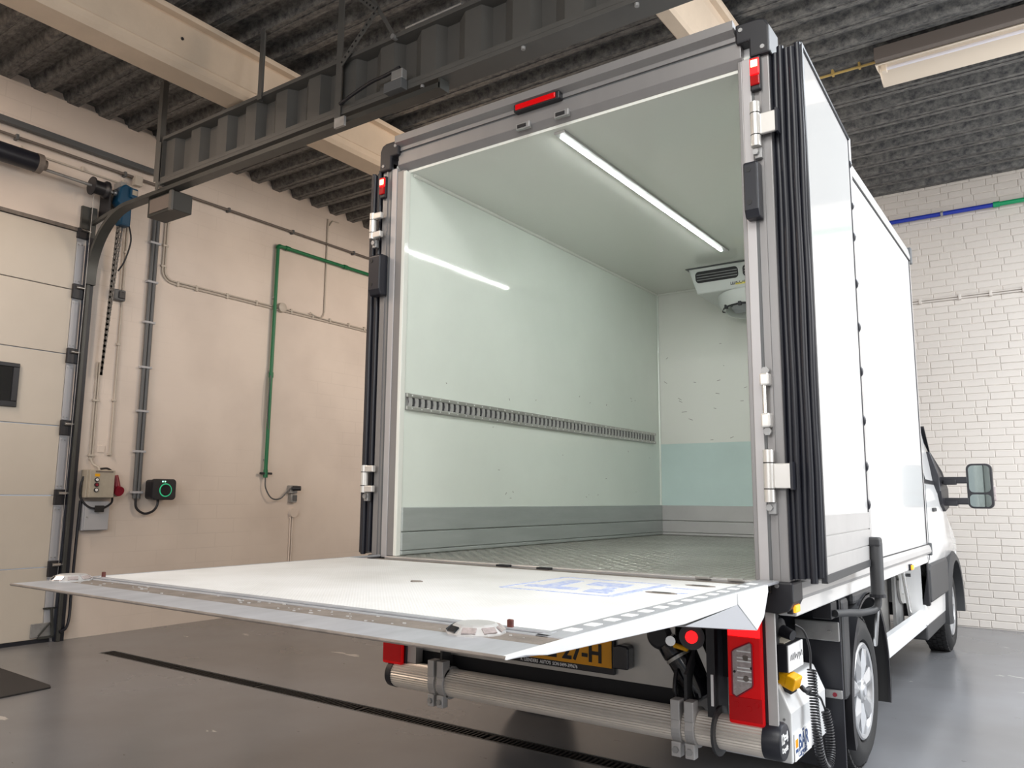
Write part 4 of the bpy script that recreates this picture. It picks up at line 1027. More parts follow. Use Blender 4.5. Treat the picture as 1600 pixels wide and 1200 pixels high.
def build_side_rails():
    for s in (1, -1):
        MB().prism([(s*1.02, 0.925),(s*1.075, 0.925),(s*1.082, 0.94),(s*1.078, 0.965),(s*1.068, 0.985),(s*1.02, 0.985)], 'y', 0.1, 3.47).build('floor_rail', M_alulight, T)
        MB().box(s*0.99, s*1.062, 0.1, 3.40, 0.862, 0.922).build('lower_rail', M_cabw, T, bevel=0.006)
        MB().box(s*1.02, s*1.060, 0.1, 3.46, 0.984, 0.990).build('rail_seal', M_ink, T)
        MB().prism([(s*1.0, 3.11),(s*1.062, 3.11),(s*1.066, 3.13),(s*1.055, 3.19),(s*1.03, 3.215),(s*1.0, 3.215)], 'y', 0.1, 3.47).build('roof_rail', M_alulight, T)
        MB().box(s*1.03, s*1.06, 0.1, 3.46, 3.100, 3.108).build('rail_seal', M_ink, T)
        MB().box(s*1.0, s*1.060, 3.44, 3.475, 0.985, 3.10).build('front_post', M_alulight, T, bevel=0.004)
        MB().box(s*1.056, s*1.0605, 3.436, 3.441, 0.985, 3.10).build('post_seal', M_ink, T)
        MB().box(s*1.0, s*1.085, 3.46, 3.485, 0.91, 1.0).build('rail_end', M_gpipe, T, bevel=0.008)
        MB().box(s*1.0, s*1.075, 3.46, 3.50, 3.08, 3.21).build('rail_end', M_gpipe, T, bevel=0.008)
    # amber side lamps under the rail
    for y, z in ((0.04, 0.902), (2.62, 0.882)):
        b = MB().box(1.052, 1.075, y-0.035, y+0.035, z-0.020, z+0.018).build('amber_lamp', M_black, T, bevel=0.004)
        MB().box(1.072, 1.085, y-0.028, y+0.03, z-0.015, z+0.013).build('amber_lens', M_orange, b, bevel=0.004)
build_side_rails()

# ------------------------------------------------------------------ tail lift
def build_tail_lift():
    zt = 1.0
    # platform body: thick at the hinge, thin at the tip
    prof = [(-0.22, zt-0.004),(-1.60, zt-0.004),(-1.765, zt-0.003),(-1.765, zt-0.006),(-1.60, zt-0.020),(-0.93, zt-0.05),(-0.33, zt-0.135),(-0.22, zt-0.10)]
    pl = MB().prism(prof, 'x', -0.99, 1.02).build('lift_platform', M_alulight, T)
    MB().prism([(-0.985,-0.245),(0.965,-0.245),(0.965,-1.49),(-0.985,-1.49)], 'z', zt-0.004, zt+0.003).build('antislip_deck', M_anti, pl)
    MB().box(-0.99, 0.985, -1.515, -1.49, zt-0.004, zt+0.005).build('deck_edge_bar', M_ramp, pl, bevel=0.002)
    MB().box(-0.99, 1.0, -1.535, -1.515, zt-0.004, zt+0.001).build('deck_groove', M_gpipe, pl)
    MB().box(-0.99, 1.0, -1.55, -1.535, zt-0.004, zt+0.004).build('deck_edge_bar', M_ramp, pl, bevel=0.002)
    MB().box(-0.99, 1.03, -1.635, -1.55, zt-0.006, zt+0.001).build('brown_strip', M_scuff, pl)['label'] = 'worn brown grit strip'
    rp = MB(); rp.prism([(-1.635, zt+0.001),(-1.770, zt+0.000),(-1.772, zt-0.006),(-1.72, zt-0.009),(-1.60, zt-0.020)], 'x', -1.0, 1.045); rp.build('ramp_lip', M_ramp, pl)
    MB().tube([(-1.0, -1.772, zt-0.003), (1.045, -1.772, zt-0.003)], 0.0042, 8).build('lip_edge', M_scuff, pl)
    # silver side borders with slotted holes
    for s, xa, xb in ((1, 0.965, 1.04), (-1, -1.0, -0.985)):
        b = MB().box(xa, xb, -1.55, -0.03, zt-0.006, zt+0.004).build('side_border', M_ramp, pl, bevel=0.002)
        if s > 0:
            for i in range(14):
                y = -1.45+i*0.095
                MB().box(0.985, 1.015, y-0.018, y+0.022, zt+0.004, zt+0.0055).build('border_slot', M_sticker, b)
    # right-hand side skirt and hinge gusset
    MB().prism([(-1.55, zt+0.003),(-1.772, zt+0.001),(-1.775, zt-0.006),(-1.71, zt-0.007),(-1.63, zt-0.018),(-1.56, zt-0.021),(-0.93, zt-0.042),(-0.51, zt-0.034),(-0.51, zt+0.003)], 'x', 1.036, 1.050).build('side_skirt', M_boxwhite, pl, bevel=0.002)
    MB().prism([(-0.505, zt+0.003),(-0.505, zt-0.034),(-0.33, zt-0.134),(-0.255, zt-0.10),(-0.20, zt-0.02),(-0.20, zt+0.003)], 'x', 1.036, 1.052).build('hinge_gusset', M_boxwhite, pl, bevel=0.002)
    # sloping underside wing seen between skirt and gusset, its shade put into the grey
    MB().add([(1.05,-0.93,zt-0.047),(1.05,-0.51,zt-0.033),(1.05,-0.33,zt-0.134),(0.985,-0.93,zt-0.052),(0.985,-0.51,zt-0.10),(0.985,-0.33,zt-0.139)],
             [(0,1,2),(3,5,4),(0,3,4,1),(1,4,5,2),(2,5,3,0)]).build('under_wing', M_boxgrey, pl)
    # hinge strip between platform and sill
    MB().box(-0.98, 0.99, -0.245, -0.05, zt-0.05, zt-0.012).build('hinge_strip', M_scuff, pl, bevel=0.003)
    # warning lamps set in the deck
    for x, y in ((0.835, -1.592), (-0.945, -1.60)):
        w = MB().lathe((x, y, zt), (0,0,1), [(0,0.068),(0.004,0.068),(0.019,0.050),(0.022,0.044)], 12).build('warning_lamp', M_alulight, pl)
        for k in range(8):
            a = (k+0.5)*PI/4
            MB().obox((x+math.cos(a)*0.0585, y+math.sin(a)*0.0585, zt+0.0125), (-math.sin(a), math.cos(a), 0), (math.cos(a)*0.8, math.sin(a)*0.8, -0.6), (0.6*math.cos(a), 0.6*math.sin(a), 0.8), 0.016, 0.008, 0.0016).build('lamp_window', M_glass if k in (4, 5, 3) else M_clear, w)
    # small red-brown flag stubs at the corners
    for x, y in ((0.868, -1.505), (-0.94, -1.49)):
        MB().box(x-0.007, x+0.007, y-0.005, y+0.005, zt, zt+0.022).build('flag_stub', M_rust, pl, bevel=0.002)
    # blue stencil painted on the deck
    z = zt+0.0032; bs = MB()
    def quadpx(pts): bs.prism([(p[0], p[1]) for p in pts], 'z', zt+0.002, z+0.001)
    def line(p, q, w): 
        p = Vector((*p, 0)); q = Vector((*q, 0)); d = (q-p).normalized(); n = Vector((-d.y, d.x, 0))*w/2
        quadpx([(v.x, v.y) for v in (p-n, q-n, q+n, p+n)])
    X0, X1, Y0, Y1 = 0.36, 0.77, -0.84, -0.42
    line((X0, Y0), (X1, Y0), 0.012); line((X0, Y1), (X1, Y1), 0.012); line((X0, Y0), (X0, Y1), 0.014); line((X1, Y0), (X1, Y1), 0.030)
    for (a, b, c, e) in ((0.40, 0.60, -0.76, -0.70), (0.44, 0.50, -0.70, -0.50), (0.55, 0.70, -0.60, -0.50), (0.64, 0.73, -0.78, -0.70), (0.66, 0.70, -0.69, -0.62)):
        quadpx([(a, c), (b, c), (b-0.015, e), (a-0.015, e)])
    line((0.80, -0.50), (0.92, -0.50), 0.012); line((0.86, -0.66), (0.93, -0.62), 0.008)
    st = bs.build('blue_stencil', mat('stencil_blue', (0.24, 0.33, 0.66), 0.5, var=0.0, col2=(0.66, 0.68, 0.76), vscale=55), pl)
    st['label'] = 'worn blue stencil painted on the deck'
    # recessed grips and dirt
    for x, y in ((0.855, -0.655), (0.875, -0.38)):
        g = MB().prism([(x+math.cos(a)*0.055, y+math.sin(a)*0.022) for a in [i*2*PI/14 for i in range(14)]], 'z', zt+0.0028, zt+0.0045).build('recessed_grip', M_scuff, pl)
        MB().box(x-0.03, x+0.03, y-0.004, y+0.010, zt+0.0045, zt+0.0056).build('grip_slot', M_ink, g)
    MB().prism([(0.0,-0.885),(0.03,-0.87),(0.055,-0.885),(0.03,-0.91),(0.015,-0.905)], 'z', zt+0.0028, zt+0.006).build('dirt_spot', M_scuff, pl)
    cr = MB(); rnd = random.Random(11)
    for i in range(80):
        x, y = rnd.uniform(-0.9, 1.0), rnd.uniform(-1.63, -1.53); r = rnd.uniform(0.001, 0.0028)
        cr.obox((x, y, zt+0.002), (1,0.3,0), (-0.3,1,0), (0,0,1), r*1.5, r, r*0.6)
    c = cr.build('paint_flakes', M_alulight, pl); c['kind'] = 'stuff'
build_tail_lift()

def build_underrun():
    zc_, xa, xb, yc, r = 0.425, -0.90, 0.957, 0.02, 0.064
    # fluted tube
    n = 72; vs = []; fs = []
    for x in (xa, xb):
        vs += [(x, yc+math.cos(2*PI*i/n)*(r if i % 2 else r-0.0035), zc_+math.sin(2*PI*i/n)*(r if i % 2 else r-0.0035)) for i in range(n)]
    fs = [(i, (i+1) % n, (i+1) % n+n, i+n) for i in range(n)] + [tuple(range(n)), tuple(range(n, 2*n))]
    tb = MB().add(vs, fs).build('underrun_tube', M_tubealu, T)
    MB().lathe((xa-0.03, yc, zc_), (1,0,0), [(0,0.052),(0.01,0.064),(0.045,0.067)], 28).build('end_cap', M_rubber, tb, smooth=True)
    ec = MB().lathe((xb, yc, zc_), (1,0,0), [(0,0.067),(0.055,0.068),(0.066,0.063),(0.068,0.058)], 32).build('end_cap', M_rubber, tb, smooth=True)
    text('12=4', 0.048, (xb+0.0686, yc-0.052, zc_+0.000), (0,1,0), (0,0,1), M_wink, tb, 'cap_lettering', bold=0.0016, sx=0.82)
    text('Cargolift', 0.024, (xb+0.0686, yc-0.044, zc_-0.030), (0,1,0), (0,0,1), M_wink, tb, 'cap_lettering', bold=0.0006, sx=0.85)
    for x in (-0.585, 0.655):
        for dx in (-0.028, 0.028):
            c = MB().lathe((x+dx-0.019, yc, zc_), (1,0,0), [(0,0.066),(0,0.075),(0.038,0.075),(0.038,0.066)], 28)
            c.box(x+dx-0.019, x+dx+0.019, yc-0.074, yc-0.02, zc_+0.03, zc_+0.105)
            c.box(x+dx-0.019, x+dx+0.019, yc-0.07, yc-0.03, zc_-0.105, zc_-0.05)
            o = c.build('tube_clamp', M_alulight, tb, bevel=0.003)
            MB().lathe((x+dx, yc-0.07, zc_-0.078), (0,-1,0), [(0,0.013),(0.010,0.013)], 6).build('clamp_nut', M_steel, tb)
        MB().prism([(yc+0.02, zc_+0.06),(yc-0.03, zc_+0.10),(yc-0.03, 0.62),(yc+0.06, 0.70),(yc+0.06, zc_+0.06)], 'x', x-0.006, x+0.006).build('clamp_arm', M_dgrey, tb)
    MB().lathe((0.775, yc, zc_), (1,0,0), [(0,0.09),(0.010,0.09)], 30).build('collar_plate', M_dgrey, tb)
    # number plate carrier
    MB().box(-0.84, 0.588, 0.055, 0.065, 0.545, 0.80).build('carrier_plate', M_stain, T)
    MB().box(-0.95, 0.59, 0.07, 0.14, 0.44, 0.56).build('cross_member', M_dark, T)
    pb = MB().box(-0.225, 0.320, 0.035, 0.054, 0.565, 0.712).build('number_plate', M_black, T, bevel=0.004)
    MB().box(-0.212, 0.310, 0.030, 0.0345, 0.592, 0.703).build('yellow_plate', M_plate, pb, bevel=0.002)
    MB().box(-0.2115, -0.168, 0.0295, 0.031, 0.593, 0.702).build('blue_band', M_bluepipe, pb)
    text('22 27-H', 0.106, (0.268, 0.0285, 0.610), (1,0,0), (0,0,1), M_ink, pb, 'plate_number', sx=0.92, bold=0.0028, align='RIGHT')
    text("R. LEENDERS  AUTO'S  SON 0499-399676", 0.0200, (-0.155, 0.0342, 0.572), (1,0,0), (0,0,1), M_wink, pb, 'plate_lettering', sx=0.83, bold=0.0003)
    MB().prism([(0.33, 0.60),(0.398, 0.60),(0.403, 0.61),(0.403, 0.685),(0.395, 0.695),(0.36, 0.698),(0.33, 0.69)], 'y', 0.0, 0.055).build('plate_lamp', M_gblack, T, bevel=0.006)
    # dark frame behind
    for x in (-0.42, 0.42): MB().box(x-0.035, x+0.035, 0.16, 3.7, 0.55, 0.74).build('chassis_rail', M_dark, T)
    MB().box(-0.95, 0.95, 0.14, 0.24, 0.60, 0.92).build('rear_cross_member', M_dark, T)
    MB().box(-0.98, 0.98, 0.1, 3.4, 0.86, 0.90).build('subfloor', M_dark, T)
    for x in (-0.46, -0.70): 
        MB().bar((x, 0.05, 0.60), (x, 0.30, 0.86), 0.03, 0.06).build('lift_arm', M_dgrey, T)
    MB().prism([(0.02, 0.44),(0.02, 0.86),(0.20, 0.86),(0.20, 0.44)], 'x', 0.742, 0.752).build('lamp_bracket', M_black, T)
    MB().box(0.762, 0.772, -0.02, -0.016, 0.52, 0.635).build('reflector_tape', M_sticker, T)
    MB().box(0.745, 0.778, -0.015, 0.02, 0.44, 0.86).build('bracket_face', M_black, T)
    # hydraulic lift motor and its cylinder
    h = MB().lathe((0.535, 0.10, 0.735), (0.55, 0.0, -0.83), [(0,0.05),(0.02,0.062),(0.075,0.062),(0.08,0.058),(0.24,0.058),(0.26,0.05),(0.27,0.02)], 26).build('hydraulic_motor', M_gblack, T, smooth=True)
    MB().lathe((0.535, 0.10, 0.735), (0.55, 0.0, -0.83), [(0.082,0.0605),(0.094,0.0605)], 26).build('motor_clamp', M_stain, h)
    MB().lathe((0.52, 0.07, 0.745), (0,-1,0), [(-0.03,0.055),(0.02,0.055),(0.035,0.04)], 22).build('solenoid', M_black, h, smooth=True)
    MB().cyl((0.60, 0.02, 0.72), (0.66, 0.0, 0.715), 0.010, 10).build('terminal', M_yellow, h)
    MB().cyl((0.59, 0.02, 0.745), (0.60, -0.02, 0.742), 0.020, 12).build('terminal', M_chrome, h)
    MB().bar((0.63, 0.09, 0.86), (0.735, 0.10, 0.62), 0.03, 0.09, (0,1,0)).build('motor_arm', M_stain, h)
    rl = MB().lathe((0.678, 0.02, 0.765), (0.25,-1,0), [(0,0.05),(0.03,0.05),(0.032,0.028)], 24).build('lift_roller', M_dgrey, T, smooth=True)
    MB().lathe((0.678+0.008, -0.013, 0.765), (0.25,-1,0), [(0,0.024),(0.004,0.024)], 18).build('roller_lens', M_redlit, rl)
    MB().tube(smooth_path([(0.60, 0.03, 0.62), (0.605, 0.0, 0.55), (0.612, 0.03, 0.50), (0.60, 0.06, 0.45)]), 0.009).build('hydraulic_hose', M_black, h)
    # tail lamps
    def tail(xa, xb, z0, z1):
        b = MB().box(xa-0.008, xb+0.014, -0.005, 0.06, z0-0.006, z1+0.01).build('tail_lamp', M_black, T, bevel=0.006)
        MB().box(xa, xb, -0.028, -0.004, z0, z1).build('red_lens', M_red, b, bevel=0.010)
        MB().box(xa+0.006, xb-0.006, -0.030, -0.027, z0+0.015, z0+0.10).build('lower_lens', M_reddark, b, bevel=0.004)
        return b
    b = tail(0.832, 0.966, 0.472, 0.86)
    w = [(0.852, 0.580),(0.868, 0.572),(0.926, 0.612),(0.930, 0.622),(0.930, 0.765),(0.922, 0.772),(0.862, 0.742),(0.853, 0.732)]
    MB().prism(w, 'y', -0.034, -0.027).build('clear_window', M_clear, b, bevel=0.002)
    for i in range(11):
        z = 0.617+i*0.0118; MB().box(0.872, 0.926, -0.0355, -0.0338, z, z+0.0045).build('lens_rib', M_sticker if i % 3 else M_clear, b)
    n = len(w)
    fr = MB(); fr.tube([(p[0], -0.034, p[1]) for p in w]+[(w[0][0], -0.034, w[0][1])], 0.003, 6); fr.build('window_rim', M_redp, b)
    for x, z in ((0.905, 0.715), (0.905, 0.640)): MB().lathe((x, -0.034, z), (0,-1,0), [(0,0.012),(0.002,0.010)], 10).build('lamp_bulb', M_lampdark, b)
    for x, z in ((0.862, 0.662), (0.926, 0.680)): MB().lathe((x, -0.034, z), (0,-1,0), [(0,0.005),(0.002,0.005)], 8).build('lens_screw', M_ink, b)
    for x, z in ((0.865, 0.545), (0.912, 0.535), (0.94, 0.55)): MB().lathe((x, -0.030, z), (0,-1,0), [(0,0.010),(0.002,0.009)], 10).build('lamp_bulb', M_reddark, b)
    MB().box(0.838, 0.960, -0.031, -0.027, 0.79, 0.845).build('lit_lens', M_redlit, b, bevel=0.006)
    tail(-0.955, -0.825, 0.475, 0.80)
    MB().box(-0.81, -0.755, 0.0, 0.05, 0.49, 0.80).build('lamp_plate', M_alulight, T)
    MB().box(0.976, 1.012, -0.012, 0.0, 0.455, 0.885).build('corner_strip', M_alulight, T, bevel=0.002)
    MB().prism([(0.0,0.455),(0.0,0.885),(0.04,0.885),(0.04,0.455)], 'x', 0.972, 0.978).build('corner_strip', M_alulight, T)
build_underrun()

def build_side_gear():
    # grey lift battery box with its sloping lid
    y0, y1 = 0.19, 0.70
    bx = MB().prism([(0.70, 0.30),(0.998, 0.30),(1.0, 0.485),(0.955, 0.585),(0.70, 0.60)], 'y', y0, y1).build('battery_box', M_boxwhite, T, bevel=0.006)
    for z in (0.46, 0.42, 0.38, 0.34): MB().lathe((0.972, y0, z), (0,-1,0), [(0,0.005),(0.003,0.005)], 8).build('rivet', M_steel, bx)
    MB().box(1.0005, 1.003, y0+0.02, y0+0.25, 0.305, 0.405).build('maker_label', M_sticker, bx)
    MB().box(1.003, 1.004, y0+0.03, y0+0.062, 0.352, 0.382).build('logo_block', M_plate, bx)
    MB().box(1.003, 1.004, y0+0.03, y0+0.062, 0.334, 0.346).build('logo_block', M_bluetxt, bx)
    text('BÄR', 0.078, (1.0035, y0+0.070, 0.338), (0,1,0), (0,0,1), M_bluetxt, bx, 'label_lettering', sx=0.95, bold=0.0012)
    text('Cargolift', 0.036, (1.0035, y0+0.062, 0.312), (0,1,0), (0,0,1), M_bluetxt, bx, 'label_lettering', sx=0.95)
    # control unit with a white faded face
    cb = MB().box(0.86, 0.99, 0.20, 0.405, 0.632, 0.735).build('control_unit', M_black, T, bevel=0.004)
    MB().box(0.990, 0.994, 0.202, 0.403, 0.634, 0.733).build('front_label', M_sticker, cb)
    rnd = random.Random(5)
    for i in range(7):
        y = 0.225+i*0.024; a = rnd.uniform(-0.5, 0.5)
        MB().tube(smooth_path([(0.9945, y, 0.668+rnd.uniform(-.004,.01)), (0.9945, y+0.008, 0.690), (0.9945, y+0.016, 0.690+rnd.uniform(-.01,.01)), (0.9945, y+0.019, 0.674)], 3), 0.0013, 5).build('worn_scribble', M_gpipe, cb)
    MB().box(0.88, 0.97, 0.23, 0.38, 0.736, 0.738).build('top_label', M_boxbeige, cb)
    MB().lathe((0.935, 0.20, 0.68), (0,-1,0), [(0,0.012),(0.01,0.012)], 12).build('knob', M_steel, cb)
    MB().lathe((0.90, 0.26, 0.80), (0.8,-0.3,-0.2), [(-0.06,0.035),(0.0,0.05),(0.05,0.045),(0.07,0.025),(0.12,0.020)], 16).build('cable_socket', M_black, T, smooth=True)
    MB().box(0.88, 0.925, 0.24, 0.27, 0.735, 0.88).build('hanger_strap', M_stain, T)
    # steel channel carrying the mud flap
    cp = MB().box(0.87, 1.06, 0.735, 0.75, 0.682, 0.765).build('flap_channel', M_steel, T, bevel=0.004)
    for x in (0.90, 1.02): MB().lathe((x, 0.735, 0.72), (0,-1,0), [(0,0.010),(0.008,0.009)], 8).build('channel_bolt', M_steel, cp)
    MB().box(0.62, 1.06, 0.76, 0.775, 0.14, 0.86).build('mud_flap', M_rubber, T, bevel=0.003)
    lp = MB().box(0.99, 1.06, 0.738, 0.755, 0.44, 0.475).build('flap_lug', M_steel, T, bevel=0.003)
    MB().lathe((1.03, 0.738, 0.457), (0,-1,0), [(0,0.010),(0.006,0.009)], 8).build('channel_bolt', M_redp, lp)
    # wheel arch over the rear wheel
    yc, zc_, ro = 1.35, 0.36, 0.46
    def shell(xa, xb, a0, a1, r0, r1, n=20):
        m = MB(); vs = []; fs = []
        for i in range(n+1):
            a = a0+(a1-a0)*i/n; ca, sa = math.cos(a), math.sin(a)
            for x, r in ((xa, r0), (xb, r0), (xb, r1), (xa, r1)): vs.append((x, yc+ca*r, zc_+sa*r))
        for i in range(n):
            for k in range(4): fs.append((i*4+k, i*4+(k+1) % 4, (i+1)*4+(k+1) % 4, (i+1)*4+k))
        fs += [(0,1,2,3), (n*4, n*4+3, n*4+2, n*4+1)]
        return m.add(vs, fs)
    mg = shell(0.70, 1.062, -0.30, PI+0.15, 0.47, 0.478).build('mud_guard', M_dgrey, T, smooth=True)
    shell(1.035, 1.072, 0.70*PI, PI+0.35, 0.44, 0.485).build('guard_lip', M_black, mg, smooth=True)
    shell(1.05, 1.062, -0.30, 0.7*PI, 0.455, 0.478).build('guard_edge', M_black, mg, smooth=True)
    MB().box(0.84, 1.05, 1.10, 1.62, 0.80, 0.862).build('guard_top', M_dgrey, mg, bevel=0.02)
    MB().box(1.0, 1.064, 0.80, 0.93, 0.42, 0.86).build('guard_front', M_dgrey, mg, bevel=0.02)
    # folding locking handle with rubber grip
    hd = MB().tube(smooth_path([(1.175, 1.02, 1.10), (1.178, 1.0, 0.98), (1.18, 0.985, 0.87)], 4), 0.030, 12).build('lock_handle', M_dgrey, T, smooth=True)
    MB().box(1.125, 1.20, 0.985, 1.055, 1.085, 1.13).build('handle_head', M_dgrey, hd, bevel=0.012)
    MB().box(1.115, 1.14, 0.97, 1.05, 1.02, 1.10).build('handle_clip', M_black, hd, bevel=0.004)
    MB().lathe((1.18, 0.985, 0.86), (0,0,1), [(0,0.036),(0.014,0.036)], 14).build('grip_collar', M_black, hd)
    MB().tube(smooth_path([(1.18, 0.985, 0.87), (1.18, 0.98, 0.83), (1.165, 0.96, 0.805), (1.13, 0.86, 0.80), (1.10, 0.74, 0.81), (1.07, 0.64, 0.815)], 5), 0.016, 10).build('handle_rod', M_dgrey, hd, smooth=True)
    MB().tube([(1.18, 0.985, 0.86), (1.165, 1.03, 0.79), (1.10, 1.28, 0.60)], 0.010, 8).build('stay_rod', M_chrome, hd, smooth=True)
    MB().box(0.98, 1.06, 0.62, 0.72, 0.79, 0.86).build('handle_mount', M_black, T, bevel=0.004)
    # side guard rail and the gear behind it
    MB().box(0.955, 1.0, 2.0, 3.62, 0.385, 0.505).build('side_guard', M_boxwhite, T, bevel=0.005)
    MB().box(0.94, 1.002, 3.62, 3.635, 0.375, 0.51).build('guard_end', M_sticker, T)
    tk = MB().box(0.45, 0.80, 2.75, 3.35, 0.36, 0.84).build('gear_box', M_stain, T, bevel=0.006)
    MB().box(0.78, 0.808, 2.60, 2.72, 0.52, 0.80).build('pump_block', M_black, T, bevel=0.01)
    for z in (0.56, 0.66, 0.76): MB().lathe((0.808, 2.66, z), (1,0,0), [(0,0.025),(0.02,0.022)], 12).build('pump_port', M_gblack, T)
    MB().box(0.50, 0.79, 2.42, 2.60, 0.37, 0.50).build('wood_block', M_scuff, T)
    hk = arc((0.86, 3.52, 0.70), 0.12, PI*0.85, PI*2.1, (0,1,0), (0,0,1), 14)
    MB().sweep([(0.86, 3.22, 0.86), (0.86, 3.30, 0.83)]+[tuple(p) for p in hk], [(-0.008,-0.03),(0.008,-0.03),(0.008,0.03),(-0.008,0.03)], (1,0,0)).build('hook_bracket', M_stain, T)
    MB().box(0.83, 0.85, 3.30, 3.62, 0.40, 0.86).build('bracket_plate', M_steel, T)
    MB().cyl((0.93, 3.40, 0.46), (0.90, 3.33, 0.85), 0.014, 10).build('strut', M_chrome, T, smooth=True)
    MB().lathe((0.92, 3.36, 0.77), (1,0,0), [(0,0.012),(0.03,0.012)], 8).build('strut_bolt', M_gpipe, T)
build_side_gear()

def build_wheel(x, yc, s=1, r=0.36, w=0.215):
    h = w/2
    wo = MB().lathe((x-s*w, yc, r), (s,0,0), [(0.0,r-0.115),(0.0,r-0.05),(0.018,r-0.022),(0.034,r-0.006),(0.05,r),(w-0.05,r),(w-0.034,r-0.006),(w-0.018,r-0.022),(w-0.002,r-0.055),(w,r-0.08),(w-0.008,r-0.115),(w-0.03,r-0.125),(w-0.08,r-0.13)], 48, cap=False).build('wheel', M_tyre, T, smooth=True)
    # tread grooves as real lugs
    lug = MB()
    for row, (a, b) in enumerate(((0.030, 0.066), (0.074, 0.104), (0.112, 0.142), (0.150, 0.186))):
        for k in range(44):
            an = (k+0.5*(row % 2))*2*PI/44
            c = Vector((x-s*w+s*(a+b)/2, yc+math.cos(an)*(r+0.001), r+math.sin(an)*(r+0.001)))
            lug.obox(c, (s,0.0,0), (0.0, -math.sin(an), math.cos(an)), (0, math.cos(an), math.sin(an)), (b-a)/2, 0.0205, 0.006)
    lo = lug.build('tread_lugs', M_tyre, wo); lo['kind'] = 'stuff'
    MB().lathe((x-s*0.012, yc, r), (s,0,0), [(0,r-0.10),(0.0075,r-0.09),(0.0085,r-0.085),(0.0075,r-0.080)], 40, cap=False).build('sidewall_ring', M_rubber, wo)
    # wheel cover: rim ring, dark well, seven broad double spokes, hub
    xf = x-s*0.010
    MB().lathe((xf-s*0.03, yc, r), (s,0,0), [(0,0.228),(0.028,0.230),(0.034,0.222),(0.030,0.205),(0.012,0.198),(-0.02,0.195)], 44, cap=False).build('rim_ring', M_rim, wo, smooth=True)
    MB().lathe((xf-s*0.05, yc, r), (s,0,0), [(0,0.20),(0.01,0.20)], 36).build('rim_well', M_dark, wo)
    n = 7
    for k in range(n):
        a = k*2*PI/n+0.22; ca, sa = math.cos(a), math.sin(a)
        def pt(rad, tan, dx): return (xf+s*dx, yc+ca*rad-sa*tan, r+sa*rad+ca*tan)
        vs = [pt(0.05,-0.028,-0.02), pt(0.05,0.028,-0.02), pt(0.21,0.046,-0.006), pt(0.21,-0.046,-0.006),
              pt(0.05,0,-0.006), pt(0.13,0,0.006), pt(0.205,0,0.001),
              pt(0.05,-0.028,-0.045), pt(0.05,0.028,-0.045), pt(0.21,0.046,-0.04), pt(0.21,-0.046,-0.04)]
        fs = [(0,4,5,3),(3,5,6),(4,1,2,5),(5,2,6),(0,3,10,7),(1,8,9,2),(7,10,9,8)]
        MB().add(vs, fs).build('spoke', M_rim, wo)
    MB().lathe((xf-s*0.025, yc, r), (s,0,0), [(0,0.062),(0.022,0.058),(0.030,0.045),(0.028,0.030),(0.031,0.028),(0.032,0.0)], 24).build('hub_cap', M_rim, wo, smooth=True)
    MB().lathe((xf+s*0.006, yc, r), (s,0,0), [(0,0.024),(0.003,0.022)], 18).build('hub_badge', M_boxgrey, wo)
    return wo
build_wheel(1.030, 1.35); build_wheel(-1.030, 1.35, -1)
build_wheel(1.000, 5.10); build_wheel(-1.000, 5.10, -1)
MB().cyl((-0.85, 1.35, 0.36), (0.85, 1.35, 0.36), 0.06, 12).build('rear_axle', M_dark, T)
MB().lathe((0, 1.35, 0.36), (1,0,0), [(-0.14,0.06),(-0.1,0.15),(0.1,0.15),(0.14,0.06)], 20).build('differential', M_dark, T, smooth=True)
MB().cyl((-0.85, 5.10, 0.36), (0.85, 5.10, 0.36), 0.05, 12).build('front_axle', M_dark, T)

